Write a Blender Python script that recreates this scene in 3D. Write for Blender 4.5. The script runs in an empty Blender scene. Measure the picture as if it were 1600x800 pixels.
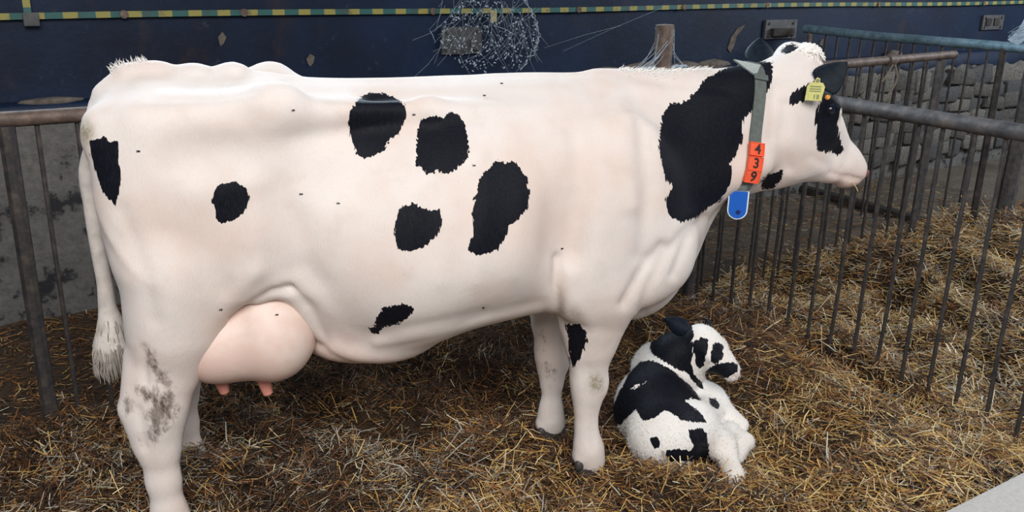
import bpy, bmesh, math, random
import numpy as np
from mathutils import Vector, Matrix
from mathutils.bvhtree import BVHTree

random.seed(7)
RNG = np.random.default_rng(11)
SC = bpy.context.scene
COL = SC.collection

# ------------------------------------------------------------------ camera
CAM_H = 1.72
FPX = 1383.0
_th, _ro, _ph = [math.radians(a) for a in (18.23, 1.25, 32.7)]
_hd = np.array([math.sin(_ph), math.cos(_ph), 0.0])
_r0 = np.array([math.cos(_ph), -math.sin(_ph), 0.0])
_zz = np.array([0, 0, 1.0])
CF = _hd * math.cos(_th) - _zz * math.sin(_th)
_u0 = _hd * math.sin(_th) + _zz * math.cos(_th)
CR = _r0 * math.cos(_ro) + _u0 * math.sin(_ro)
CU = _u0 * math.cos(_ro) - _r0 * math.sin(_ro)
CC = np.array([0, 0, CAM_H])

cd = bpy.data.cameras.new('camera')
cd.sensor_width = 36.0
cd.lens = FPX / 1600 * 36.0
cd.clip_start = 0.05
cam = bpy.data.objects.new('camera', cd)
COL.objects.link(cam)
m = Matrix.Identity(4)
for i in range(3):
    m[i][0], m[i][1], m[i][2], m[i][3] = CR[i], CU[i], -CF[i], CC[i]
cam.matrix_world = m
SC.camera = cam


def proj(X):
    d = np.asarray(X, float) - CC
    w = d @ CF
    return np.stack([800 + FPX * (d @ CR) / w, 400 - FPX * (d @ CU) / w], -1)


def pray(u, v):
    return (u - 800) * CR - (v - 400) * CU + FPX * CF


def on_plane(u, v, P, n):
    d = pray(u, v)
    return CC + d * (((np.asarray(P, float) - CC) @ n) / (d @ n))


def on_z(u, v, z):
    return on_plane(u, v, (0, 0, z), _zz)


# ------------------------------------------------------------------ light
w = bpy.data.worlds.new('daylight')
SC.world = w
w.use_nodes = True
bg = w.node_tree.nodes['Background']
bg.inputs[0].default_value = (0.66, 0.80, 1.0, 1)
bg.inputs[1].default_value = 0.22


def area(name, loc, target, sx, sy, power, colour):
    l = bpy.data.lights.new(name, 'AREA')
    l.shape = 'RECTANGLE'
    l.size, l.size_y, l.energy, l.color = sx, sy, power, colour
    o = bpy.data.objects.new(name, l)
    COL.objects.link(o)
    o.location = loc
    o.rotation_euler = (Vector(target) - Vector(loc)).to_track_quat('-Z', 'Y').to_euler()
    return o


area('open_barn_door_light', (-0.9, -2.4, 4.7), (1.3, 2.5, 0.4), 4.2, 2.6, 430, (1.0, 0.965, 0.925))
area('rear_clerestory_light', (1.6, 7.2, 3.95), (1.8, 2.6, 1.0), 7.0, 0.9, 440, (0.72, 0.88, 1.0))
area('right_window_light', (10.2, 1.2, 3.4), (5.6, 3.6, 0.3), 2.5, 1.8, 260, (0.88, 0.94, 1.0))
SC.view_settings.view_transform = 'Standard'
SC.view_settings.look = 'None'
SC.view_settings.gamma = 1.0
SC.view_settings.use_curve_mapping = False
SC.view_settings.exposure = 0.22


# ------------------------------------------------------------------ helpers
def empty(name, loc=(0, 0, 0), rz=0.0):
    o = bpy.data.objects.new(name, None)
    o.empty_display_size = 0.1
    o.location = loc
    o.rotation_euler = (0, 0, rz)
    COL.objects.link(o)
    return o


def tag(o, label=None, cat=None, group=None, kind=None):
    for k, v in (('label', label), ('category', cat), ('group', group), ('kind', kind)):
        if v:
            o[k] = v
    return o


def link(name, me, mat=None, parent=None, smooth=True):
    o = bpy.data.objects.new(name, me)
    COL.objects.link(o)
    if mat and not me.materials:
        me.materials.append(mat)
    if parent:
        o.parent = parent
    if smooth:
        me.polygons.foreach_set('use_smooth', [True] * len(me.polygons))
    return o


def mesh_np(name, V, Fq):
    """V (n,3); Fq (m,k) all faces with k corners"""
    me = bpy.data.meshes.new(name)
    V = np.asarray(V, np.float32)
    Fq = np.asarray(Fq, np.int32)
    k = Fq.shape[1]
    me.vertices.add(len(V))
    me.vertices.foreach_set('co', V.ravel())
    me.loops.add(Fq.size)
    me.loops.foreach_set('vertex_index', Fq.ravel())
    me.polygons.add(len(Fq))
    me.polygons.foreach_set('loop_start', np.arange(0, Fq.size, k, dtype=np.int32))
    me.polygons.foreach_set('loop_total', np.full(len(Fq), k, np.int32))
    me.update(calc_edges=True)
    return me


def float_attr(me, name, vals):
    a = me.attributes.new(name, 'FLOAT', 'POINT')
    a.data.foreach_set('value', np.asarray(vals, np.float32))


def bm_mesh(name, bm):
    me = bpy.data.meshes.new(name)
    bmesh.ops.recalc_face_normals(bm, faces=bm.faces)
    bm.to_mesh(me)
    bm.free()
    return me


def tube_into(bm, pts, radii, n=10, cap=True):
    pts = [Vector(p) for p in pts]
    if not hasattr(radii, '__len__'):
        radii = [radii] * len(pts)
    rings = []
    ref = None
    for i, p in enumerate(pts):
        t = (pts[min(i + 1, len(pts) - 1)] - pts[max(i - 1, 0)]).normalized()
        if ref is None:
            ref = Vector((0, 0, 1)) if abs(t.z) < 0.9 else Vector((1, 0, 0))
        a = (ref - t * ref.dot(t)).normalized()
        ref = a
        b = t.cross(a)
        rings.append([bm.verts.new(p + (a * math.cos(2 * math.pi * k / n) + b * math.sin(2 * math.pi * k / n)) * radii[i]) for k in range(n)])
    for r0, r1 in zip(rings, rings[1:]):
        for k in range(n):
            bm.faces.new((r0[k], r0[(k + 1) % n], r1[(k + 1) % n], r1[k]))
    if cap:
        bm.faces.new(rings[0][::-1])
        bm.faces.new(rings[-1])


def tube(name, pts, radii, mat, parent=None, n=10, smooth=True):
    bm = bmesh.new()
    tube_into(bm, pts, radii, n)
    o = link(name, bm_mesh(name, bm), mat, parent, smooth)
    if smooth:
        sharp(o.data)
    return o


def sharp(me, ang=40):
    me.set_sharp_from_angle(angle=math.radians(ang))


def box_into(bm, c, s, bev=0.0, rot=None):
    r = bmesh.ops.create_cube(bm, size=1)
    vs = r['verts']
    for v in vs:
        v.co = Vector((v.co.x * s[0], v.co.y * s[1], v.co.z * s[2]))
        if rot is not None:
            v.co = rot @ v.co
        v.co += Vector(c)
    if bev:
        es = list({e for v in vs for e in v.link_edges})
        bmesh.ops.bevel(bm, geom=es, offset=bev, segments=2, affect='EDGES', profile=0.6)


def vnoise(x, y, scale, seed):
    g = np.random.default_rng(seed).random((64, 64))
    x = np.asarray(x) / scale + 17.3
    y = np.asarray(y) / scale + 9.7
    xi, yi = np.floor(x).astype(int), np.floor(y).astype(int)
    fx, fy = x - xi, y - yi
    fx, fy = fx * fx * (3 - 2 * fx), fy * fy * (3 - 2 * fy)
    a, b = g[xi % 64, yi % 64], g[(xi + 1) % 64, yi % 64]
    c, d = g[xi % 64, (yi + 1) % 64], g[(xi + 1) % 64, (yi + 1) % 64]
    return (a * (1 - fx) + b * fx) * (1 - fy) + (c * (1 - fx) + d * fx) * fy


# ------------------------------------------------------------------ materials
class NT:
    def __init__(self, name, rough=0.7):
        self.m = bpy.data.materials.new(name)
        self.m.use_nodes = True
        self.t = self.m.node_tree
        self.p = self.t.nodes['Principled BSDF']
        self.p.inputs['Roughness'].default_value = rough

    def n(self, typ, **kw):
        nd = self.t.nodes.new(typ)
        for k, v in kw.items():
            setattr(nd, k, v)
        return nd

    def l(self, a, b):
        self.t.links.new(a, b)

    def coord(self, which='Object', scale=(1, 1, 1)):
        tc = self.n('ShaderNodeTexCoord')
        mp = self.n('ShaderNodeMapping')
        mp.inputs['Scale'].default_value = scale
        self.l(tc.outputs[which], mp.inputs[0])
        return mp.outputs[0]

    def noise(self, vec, scale, detail=4, rough=0.55):
        nd = self.n('ShaderNodeTexNoise')
        nd.inputs['Scale'].default_value = scale
        nd.inputs['Detail'].default_value = detail
        nd.inputs['Roughness'].default_value = rough
        if vec is not None:
            self.l(vec, nd.inputs['Vector'])
        return nd.outputs['Fac']

    def ramp(self, fac, stops):
        nd = self.n('ShaderNodeValToRGB')
        e = nd.color_ramp.elements
        while len(e) < len(stops):
            e.new(0.5)
        for el, (p, c) in zip(e, stops):
            el.position = p
            el.color = (*c, 1) if len(c) == 3 else c
        self.l(fac, nd.inputs[0])
        return nd.outputs[0]

    def mix(self, fac, a, b):
        nd = self.n('ShaderNodeMix', data_type='RGBA')
        if isinstance(fac, (int, float)):
            nd.inputs[0].default_value = fac
        else:
            self.l(fac, nd.inputs[0])
        for i, v in ((6, a), (7, b)):
            if isinstance(v, tuple):
                nd.inputs[i].default_value = (*v, 1)
            else:
                self.l(v, nd.inputs[i])
        return nd.outputs[2]

    def math(self, op, a, b=None, c=None, clamp=False):
        nd = self.n('ShaderNodeMath', operation=op, use_clamp=clamp)
        for i, v in enumerate((a, b, c)):
            if v is None:
                continue
            if isinstance(v, (int, float)):
                nd.inputs[i].default_value = v
            else:
                self.l(v, nd.inputs[i])
        return nd.outputs[0]

    def attr(self, name, out='Fac'):
        nd = self.n('ShaderNodeAttribute', attribute_name=name)
        return nd.outputs[out]

    def step(self, v, lo, hi):
        nd = self.n('ShaderNodeMapRange', interpolation_type='SMOOTHSTEP')
        self.l(v, nd.inputs[0])
        nd.inputs[1].default_value, nd.inputs[2].default_value = lo, hi
        return nd.outputs[0]

    def base(self, c):
        if isinstance(c, tuple):
            self.p.inputs['Base Color'].default_value = (*c, 1)
        else:
            self.l(c, self.p.inputs['Base Color'])

    def bump(self, h, strength=0.3, dist=0.01):
        b = self.n('ShaderNodeBump')
        b.inputs['Strength'].default_value = strength
        b.inputs['Distance'].default_value = dist
        self.l(h, b.inputs['Height'])
        self.l(b.outputs[0], self.p.inputs['Normal'])


def simple(name, c, rough=0.6, metal=0.0, vary=0.0, scale=30, bump=0.0):
    k = NT(name, rough)
    k.p.inputs['Metallic'].default_value = metal
    if vary:
        f = k.noise(k.coord(), scale)
        k.base(k.ramp(f, [(0.3, tuple(x * (1 - vary) for x in c)), (0.7, tuple(min(1, x * (1 + vary)) for x in c))]))
        if bump:
            k.bump(f, bump, 0.004)
    else:
        k.base(c)
    return k.m


def coat_material(name, white, pinkish, black=(0.0045, 0.005, 0.008), fuzz=0.0115, dirtcol=(0.060, 0.034, 0.018)):
    k = NT(name, 0.62)
    co = k.coord()
    hair = k.noise(k.coord(scale=(60, 60, 14)), 4.0, 5, 0.7)
    big = k.noise(co, 3.2, 3)
    mid = k.noise(co, 11, 4)
    spike = k.noise(k.coord(scale=(125, 125, 17)), 1.0, 2, 0.5)
    edge = k.math('MULTIPLY_ADD', k.math('SUBTRACT', spike, 0.5), fuzz * 2.6, k.attr('black'))
    edge = k.math('MULTIPLY_ADD', k.math('SUBTRACT', k.noise(co, 30, 3), 0.5), fuzz * 0.9, edge)
    bl = k.step(edge, -0.0012, 0.0012)
    wcol = k.mix(k.step(big, 0.38, 0.68), white, pinkish)
    wcol = k.mix(k.math('MULTIPLY', k.step(mid, 0.5, 0.75), 0.22), wcol, (white[0] * 0.72, white[1] * 0.66, white[2] * 0.58))
    fine = k.noise(k.coord(scale=(170, 170, 22)), 3.0, 4, 0.75)
    wcol = k.mix(k.math('MULTIPLY', k.step(fine, 0.45, 0.8), 0.22), wcol, (white[0] * 0.66, white[1] * 0.58, white[2] * 0.52))
    wcol = k.mix(k.math('MULTIPLY', k.step(hair, 0.45, 0.75), 0.16), wcol, (white[0] * 0.75, white[1] * 0.7, white[2] * 0.65))
    pk = k.attr('pink')
    wcol = k.mix(pk, wcol, (0.62, 0.36, 0.30))
    dn = k.math('MULTIPLY_ADD', k.math('SUBTRACT', k.noise(k.coord(scale=(1, 1, .5)), 42, 8, 0.72), 0.5), 0.17, k.attr('dirt'))
    dvar = k.noise(k.coord(scale=(1, 1, 0.35)), 55, 5, 0.7)
    dcol = k.ramp(dvar, [(0.35, tuple(c * 0.6 for c in dirtcol)), (0.55, dirtcol), (0.72, tuple(min(1, c * 2.4) for c in dirtcol))])
    dstr = k.math('MULTIPLY', k.step(dn, -0.022, 0.022), k.math('MULTIPLY_ADD', k.step(dvar, 0.3, 0.62), -0.35, 0.98))
    wcol = k.mix(dstr, wcol, dcol)
    st = k.math('MULTIPLY', k.attr('stain'), k.math('MULTIPLY_ADD', k.step(k.noise(co, 60, 6, 0.7), 0.35, 0.65), 0.7, 0.45), clamp=True)
    wcol = k.mix(k.math('MULTIPLY', st, 0.8), wcol, (0.20, 0.17, 0.09))
    bcol = k.mix(k.step(hair, 0.4, 0.7), black, (black[0] * 2.2, black[1] * 2.2, black[2] * 2.3))
    k.base(k.mix(bl, wcol, bcol))
    k.l(k.math('MULTIPLY_ADD', bl, -0.14, 0.66), k.p.inputs['Roughness'])
    k.p.inputs['Specular IOR Level'].default_value = 0.11
    k.p.inputs['Sheen Weight'].default_value = 0.0
    k.p.inputs['Sheen Roughness'].default_value = 0.4
    k.bump(k.math('ADD', hair, k.math('MULTIPLY', fine, 0.6)), 0.35, 0.004)
    return k.m


M = {}
M['coat'] = coat_material('cow_coat', (0.735, 0.672, 0.632), (0.69, 0.575, 0.515))
M['calf_coat'] = coat_material('calf_coat', (0.80, 0.78, 0.75), (0.76, 0.71, 0.66), fuzz=0.0065)
M['udder'] = None
M['hoof'] = simple('hoof_horn', (0.045, 0.042, 0.04), 0.55, 0, 0.3, 40, 0.2)
M['eye'] = simple('eye_wet', (0.006, 0.007, 0.012), 0.06)
M['black_hair'] = simple('black_ear_hair', (0.005, 0.010, 0.018), 0.6, 0, 0.4, 60, 0.3)  # sky reflection on the ears is put into this bluish colour
_bh = M['black_hair'].node_tree.nodes['Principled BSDF']
_bh.inputs['Specular IOR Level'].default_value = 0.15
M['nostril'] = simple('nostril_skin', (0.16, 0.055, 0.05), 0.45)
M['strap'] = simple('grey_strap', (0.10, 0.115, 0.105), 0.65, 0, 0.2, 60, 0.2)
M['strap_end'] = simple('pale_strap_end', (0.30, 0.34, 0.33), 0.6, 0, 0.1, 60)
M['orange'] = simple('orange_plastic', (0.80, 0.10, 0.035), 0.45, 0, 0.08, 50)
M['digit'] = simple('dark_digit', (0.03, 0.012, 0.01), 0.6)
M['blue'] = simple('blue_plastic', (0.010, 0.10, 0.46), 0.35)
M['blue_dark'] = simple('dark_blue_hole', (0.004, 0.01, 0.10), 0.5)
M['white_plastic'] = simple('white_plastic', (0.72, 0.80, 0.88), 0.4)
M['teal_plastic'] = simple('teal_plastic', (0.10, 0.23, 0.30), 0.45)
M['yellow'] = simple('yellow_ear_tag', (0.56, 0.55, 0.19), 0.5, 0, 0.12, 60)
M['yellow_ink'] = simple('tag_ink', (0.20, 0.21, 0.10), 0.6)
M['amber'] = simple('amber_tag_back', (0.60, 0.24, 0.02), 0.5)
M['cobweb'] = simple('cobweb_dust', (0.34, 0.40, 0.46), 0.9)
M['twine'] = simple('old_twine', (0.16, 0.13, 0.10), 0.9)


def rust_steel(name, c0, c1, c2, bump=0.4):
    k = NT(name, 0.62)
    co = k.coord()
    f = k.noise(co, 22, 6, 0.65)
    g = k.noise(co, 5, 3)
    col = k.ramp(f, [(0.3, c0), (0.52, c1), (0.72, c2)])
    col = k.mix(k.math('MULTIPLY', k.step(g, 0.5, 0.7), 0.5), col, c0)
    k.base(col)
    k.p.inputs['Metallic'].default_value = 0.25
    k.bump(f, bump, 0.006)
    return k.m


M['steel'] = rust_steel('weathered_steel', (0.035, 0.033, 0.036), (0.085, 0.078, 0.078), (0.15, 0.12, 0.10))
M['bar_steel'] = rust_steel('bar_steel', (0.016, 0.015, 0.018), (0.042, 0.036, 0.034), (0.095, 0.072, 0.055))
M['rust'] = rust_steel('brown_rusty_steel', (0.06, 0.042, 0.034), (0.13, 0.09, 0.072), (0.21, 0.16, 0.13))
M['teal_steel'] = rust_steel('blue_grey_steel', (0.07, 0.12, 0.15), (0.15, 0.24, 0.29), (0.22, 0.31, 0.36))


def navy_wall():
    k = NT('navy_plaster', 0.55)
    k.p.inputs['Specular IOR Level'].default_value = 0.25
    co = k.coord()
    f = k.noise(co, 1.3, 5, 0.6)
    g = k.noise(co, 14, 6, 0.7)
    col = k.ramp(f, [(0.35, (0.003, 0.0065, 0.019)), (0.6, (0.005, 0.015, 0.042)), (0.8, (0.010, 0.020, 0.040))])
    col = k.mix(k.math('MULTIPLY', k.step(g, 0.60, 0.72), 0.35), col, (0.05, 0.06, 0.09))
    br = k.noise(k.coord(scale=(1, 1, 0.6)), 4.0, 4)
    col = k.mix(k.math('MULTIPLY', k.step(br, 0.58, 0.72), 0.4), col, (0.035, 0.022, 0.016))
    k.base(col)
    k.bump(g, 0.25, 0.01)
    return k.m


def lime_wall():
    k = NT('dirty_limewash', 0.85)
    co = k.coord()
    f = k.noise(co, 5.5, 8, 0.68)
    g = k.noise(co, 22, 6, 0.7)
    col = k.ramp(g, [(0.3, (0.070, 0.066, 0.062)), (0.7, (0.16, 0.15, 0.138))])
    col = k.mix(k.step(f, 0.52, 0.60), col, (0.014, 0.014, 0.017))
    k.base(col)
    k.bump(g, 0.5, 0.015)
    return k.m


M['navy'] = navy_wall()
M['lime'] = lime_wall()
M['stone'] = simple('rubble_stone', (0.060, 0.054, 0.048), 0.9, 0, 0.6, 13, 0.8)
M['stone_pale'] = simple('rubble_stone_pale', (0.105, 0.095, 0.080), 0.9, 0, 0.55, 13, 0.8)
M['stone_blue'] = simple('rubble_stone_grey', (0.050, 0.050, 0.050), 0.9, 0, 0.55, 13, 0.8)
M['mortar'] = simple('mortar', (0.055, 0.052, 0.05), 0.95, 0, 0.4, 12, 0.6)
M['plate'] = simple('dull_zinc_plate', (0.07, 0.07, 0.072), 0.6, 0.2, 0.35, 18, 0.2)
M['dustledge'] = simple('dusty_mortar', (0.11, 0.09, 0.075), 0.95, 0, 0.4, 20, 0.6)
M['concrete'] = simple('pale_concrete', (0.46, 0.43, 0.40), 0.85, 0, 0.10, 60, 0.25)
M['timber'] = simple('dark_timber', (0.030, 0.025, 0.021), 0.9, 0, 0.5, 12, 0.5)


def floor_mat():
    k = NT('dung_floor', 0.8)
    co = k.coord()
    f = k.noise(co, 2.2, 6, 0.6)
    g = k.noise(co, 30, 6, 0.7)
    col = k.ramp(f, [(0.35, (0.055, 0.045, 0.036)), (0.65, (0.12, 0.105, 0.088))])
    col = k.mix(k.math('MULTIPLY', k.step(g, 0.5, 0.72), 0.6), col, (0.03, 0.024, 0.02))
    k.base(col)
    k.bump(g, 0.6, 0.02)
    return k.m


def bed_mat():
    k = NT('trodden_bedding', 0.9)
    co = k.coord()
    f = k.noise(co, 2.2, 6, 0.6)
    g = k.noise(k.coord(scale=(1, 1, 1)), 45, 6, 0.75)
    col = k.ramp(f, [(0.35, (0.030, 0.017, 0.009)), (0.65, (0.085, 0.05, 0.024))])
    col = k.mix(k.step(g, 0.45, 0.75), col, (0.14, 0.08, 0.035))
    dust = k.ramp(f, [(0.3, (0.085, 0.068, 0.048)), (0.7, (0.20, 0.165, 0.125))])
    dust = k.mix(k.math('MULTIPLY', k.step(g, 0.5, 0.7), 0.55), dust, (0.05, 0.038, 0.028))
    col = k.mix(k.attr('bare'), col, dust)
    k.base(col)
    k.bump(g, 1.0, 0.03)
    return k.m


def straw_mat():
    k = NT('straw', 0.42)
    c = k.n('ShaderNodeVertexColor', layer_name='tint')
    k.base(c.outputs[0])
    k.p.inputs['Specular IOR Level'].default_value = 0.5
    return k.m


M['floor'] = floor_mat()
M['bed'] = bed_mat()
M['straw'] = straw_mat()


def tape_mat():
    k = NT('striped_tape', 0.5)
    tc = k.n('ShaderNodeTexCoord')
    sp = k.n('ShaderNodeSeparateXYZ')
    k.l(tc.outputs['UV'], sp.inputs[0])
    s = k.math('FRACT', k.math('MULTIPLY', sp.outputs[0], 1 / 0.152))
    f = k.step(s, 0.53, 0.56)
    d = k.noise(k.coord(), 9, 5, 0.7)
    col = k.mix(f, (0.022, 0.095, 0.088), (0.27, 0.235, 0.06))
    col = k.mix(k.math('MULTIPLY', k.step(d, 0.5, 0.66), 0.65), col, (0.05, 0.05, 0.045))
    k.base(col)
    return k.m


M['tape'] = tape_mat()

# ------------------------------------------------------------------ setting: floor, walls
WY = 5.0


def struct(o, label=None):
    o['kind'] = 'structure'
    return o


bm = bmesh.new()
box_into(bm, (4, 3.0, -0.18), (16, 9.0, 0.10))
struct(link('floor', bm_mesh('floor', bm), M['floor'], None, False))

wall = empty('wall_back', (0, WY, 0))
struct(wall)
bm = bmesh.new()
box_into(bm, (4, 0.16, 0.405), (14, 0.32, 1.19))
link('lower_wall', bm_mesh('lower_wall', bm), M['lime'], wall, False)
# upper plastered wall, set back a little, with a ragged bottom lip
bm = bmesh.new()
box_into(bm, (4, 0.21, 1.71), (14, 0.22, 1.48))
link('upper_wall', bm_mesh('upper_wall', bm), M['navy'], wall, False)
# navy paint lapping down onto the lower wall, with a ragged bottom edge
bm = bmesh.new()
xs = np.arange(-3, 11.01, 0.05)
zb = 0.965 + 0.05 * (vnoise(xs, xs * 0, 0.5, 3) - 0.5) + 0.05 * (vnoise(xs, xs * 0, 0.11, 4) - 0.5)
zb = np.where(xs > 5.8, zb - 0.06 - 0.10 * (vnoise(xs, xs * 0, 0.35, 5) - 0.2), zb)
prev = None
for x, z in zip(xs, zb):
    r = [bm.verts.new(p) for p in ((x, -0.012, z), (x, -0.012, 1.0), (x, 0.02, 1.012), (x, 0.1, 1.012))]
    if prev:
        for k in range(3):
            bm.faces.new((prev[k], r[k], r[k + 1], prev[k + 1]))
    prev = r
link('painted_lip', bm_mesh('painted_lip', bm), M['navy'], wall)

# rubble stones of the lower wall, right-hand stretch
stone_meshes = []
for i in range(12):
    bm = bmesh.new()
    bmesh.ops.create_cube(bm, size=1)
    bmesh.ops.bevel(bm, geom=list(bm.edges), offset=0.13, segments=1, affect='EDGES')
    for v in bm.verts:
        v.co += Vector((random.uniform(-.10, .10), random.uniform(-.10, .10), random.uniform(-.10, .10)))
    me = bm_mesh('stone', bm)
    me.polygons.foreach_set('use_smooth', [True] * len(me.polygons))
    me.materials.append((M['stone_pale'], M['stone'], M['stone_blue'])[i % 3])
    stone_meshes.append(me)
z = 0.02
row = 0
while z < 0.84:
    hgt = random.uniform(0.10, 0.165)
    x = 5.3 + random.uniform(0, .2)
    while x < 9.6:
        wd = random.uniform(0.16, 0.38)
        o = bpy.data.objects.new('stone', random.choice(stone_meshes))
        COL.objects.link(o)
        o.parent = wall
        o.location = (x + wd / 2, -0.005 + random.uniform(-.02, .02), z + hgt / 2 + random.uniform(-.02, .02))
        o.scale = (wd * 1.06, 0.085, hgt * random.uniform(.95, 1.2))
        o.rotation_euler = (0, random.uniform(-.16, .16), 0)
        x += wd
    z += hgt
    row += 1

# dusty mortar lumps on the ledge between the two wall stretches
ledge_spots = [(0.78, .20, .03), (0.45, .3, .022), (4.35, .45, .05), (4.75, .3, .04), (5.05, .35, .05), (4.0, .3, .03), (2.3, .3, .03), (2.0, .25, .03), (2.7, .2, .03), (7.3, .2, .05)]
for lx, lw, lh in ledge_spots:
    bm = bmesh.new()
    bmesh.ops.create_icosphere(bm, subdivisions=2, radius=0.5)
    for v in bm.verts:
        v.co *= 1 + 0.25 * (random.random() - .5)
        v.co = Vector((v.co.x * lw, v.co.y * 0.1, v.co.z * lh * 2))
    o = link('mortar_lump', bm_mesh('mortar_lump', bm), M['dustledge'], wall)
    o.location = (lx, 0.045, 1.012)

# scars where the navy paint has come off
for pts in ([(340, 58), (347, 50), (353, 58), (349, 68), (344, 72), (341, 62)],
            [(481, 100), (478, 92), (484, 84), (491, 88), (489, 98), (484, 104)],
            [(1140, 82), (1136, 76), (1142, 58), (1152, 44), (1163, 39), (1158, 46), (1150, 56), (1146, 72)],
            [(1282, 62), (1279, 70), (1284, 72), (1286, 60)]):
    bm = bmesh.new()
    fr = [Vector(on_plane(u, v, (0, WY + 0.10, 0), np.array([0, 1.0, 0]))) - Vector((0, WY, 0)) for u, v in pts]
    a = [bm.verts.new((p.x, 0.092, p.z)) for p in fr]
    b = [bm.verts.new((p.x, 0.105, p.z)) for p in fr]
    bm.faces.new(a)
    for i in range(len(a)):
        j = (i + 1) % len(a)
        bm.faces.new((a[i], b[i], b[j], a[j]))
    link('plaster_scar', bm_mesh('plaster_scar', bm), M['dustledge'], wall, False)

# kerb log on the dirty floor behind the right-hand pen
o = tube('kerb_beam', [(6.15, 4.95, -.08), (6.13, 4.3, -.075), (6.12, 3.7, -.08), (6.16, 3.1, -.08)], [.045, .05, .047, .045], M['timber'], None, 8)
tag(o, 'dark round kerb log lying on the dirty floor below the far gate', 'beam')

# concrete ledge in the lower right corner
bm = bmesh.new()
box_into(bm, (3.7, 0.62, 0.03), (3.6, 1.2, 0.34), 0.035)
o = link('concrete_ledge', bm_mesh('concrete_ledge', bm), M['concrete'])
sharp(o.data)
tag(o, 'pale smooth concrete ledge in the lower right corner of the picture', 'ledge')

# ------------------------------------------------------------------ fences
bar_mesh_cache = {}


def bar_mesh(length, r, mat, n=8):
    key = (round(length, 3), round(r, 4), mat.name, n)
    if key not in bar_mesh_cache:
        bm = bmesh.new()
        nr = 6
        tube_into(bm, [(0.002 * math.sin(i * 2.1), 0.002 * math.cos(i * 1.7), length * i / nr) for i in range(nr + 1)], r, n)
        me = bm_mesh('bar', bm)
        me.materials.append(mat)
        me.polygons.foreach_set('use_smooth', [True] * len(me.polygons))
        sharp(me)
        bar_mesh_cache[key] = me
    return bar_mesh_cache[key]


def put_bar(parent, x, y, z0, z1, r, mat, name='bar'):
    o = bpy.data.objects.new(name, bar_mesh(z1 - z0, r, mat))
    COL.objects.link(o)
    o.parent = parent
    o.location = (x, y, z0)
    o.rotation_euler = (random.uniform(-.008, .008), random.uniform(-.008, .008), random.uniform(0, 6))
    return o


# back fence, parallel to the wall
bf = empty('back_fence', (0, 3.41, 0))
tag(bf, 'long rusty tube fence behind the cow, running along the back wall', 'fence')
tube('top_rail', [(-1.2, 0, 1.195), (0.2, 0, 1.19), (2.4, 0, 1.20), (4.4, 0, 1.205), (5.56, 0, 1.225)], .027, M['rust'], bf, 12)
for x in (-0.09, 0.245, 0.365, 0.49, 0.615, 0.74) + tuple(2.45 + 0.128 * i for i in range(23)):
    put_bar(bf, x, 0, -0.1, 1.19, .0082, M['bar_steel'])
put_bar(bf, 0.15, 0, -0.12, 1.17, .028, M['bar_steel'], 'post')
put_bar(bf, 5.43, 0, -0.12, 1.20, .030, M['steel'], 'post')
put_bar(bf, 3.06, 0, 1.225, 1.452, .046, M['rust'], 'pipe_stub')
tube('flange', [(3.06, 0, 1.222), (3.06, 0, 1.240)], .112, M['rust'], bf, 16)
# clamp with a hanging end of twine
tube('rail_clamp', [(4.87, 0, 1.212), (4.93, 0, 1.213)], .036, M['rust'], bf, 12)
tube('twine', [(4.90, -.035, 1.19), (4.93, -.045, 1.12), (4.93, -.04, 1.08), (4.87, -.04, 1.0), (4.84, -.04, .97)], .007, M['twine'], bf, 6)
tube('twine', [(4.88, -.035, 1.19), (4.82, -.04, 1.12), (4.79, -.04, 1.09)], .006, M['twine'], bf, 6)
# dusty web strands round the stub
bm = bmesh.new()
for i in range(16):
    a = random.uniform(0, 6.28)
    top = Vector((3.06 + .047 * math.cos(a), .047 * math.sin(a), random.uniform(1.36, 1.45)))
    bot = Vector((3.06 + random.choice((-1, -1, 1)) * random.uniform(.08, .16), random.uniform(-.05, .05), random.uniform(1.225, 1.25)))
    mid = (top + bot) / 2 + Vector((0, 0, -.02))
    tube_into(bm, [top, mid, bot], .0013, 4)
for i in range(22):
    s = random.choice((-1, 1))
    p = Vector((3.06 + s * random.uniform(.045, .10), random.uniform(-.06, .03), 1.242))
    tube_into(bm, [p, p + Vector((s * .03, -.01, .012)), p + Vector((s * .06, 0, -.004))], random.uniform(.002, .005), 5)
tag(link('web_strands', bm_mesh('web_strands', bm), M['cobweb'], bf), kind='stuff')

# side fence of the pen, at right angles to the wall
sf = empty('side_fence', (3.36, 0, 0))
tag(sf, 'tube fence on the right of the pen with thick grey rail and slim round bars', 'fence')
tube('top_rail', [(0, 3.38, 1.155), (0, 2.6, 1.16), (0, 1.8, 1.165), (0, 0.9, 1.165)], .033, M['steel'], sf, 14)
for i in range(18):
    put_bar(sf, 0, 3.33 - 0.1285 * i, -0.08, 1.15, .0088, M['bar_steel'])
put_bar(sf, 0, 3.38, -0.12, 1.15, .026, M['steel'], 'post')

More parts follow.
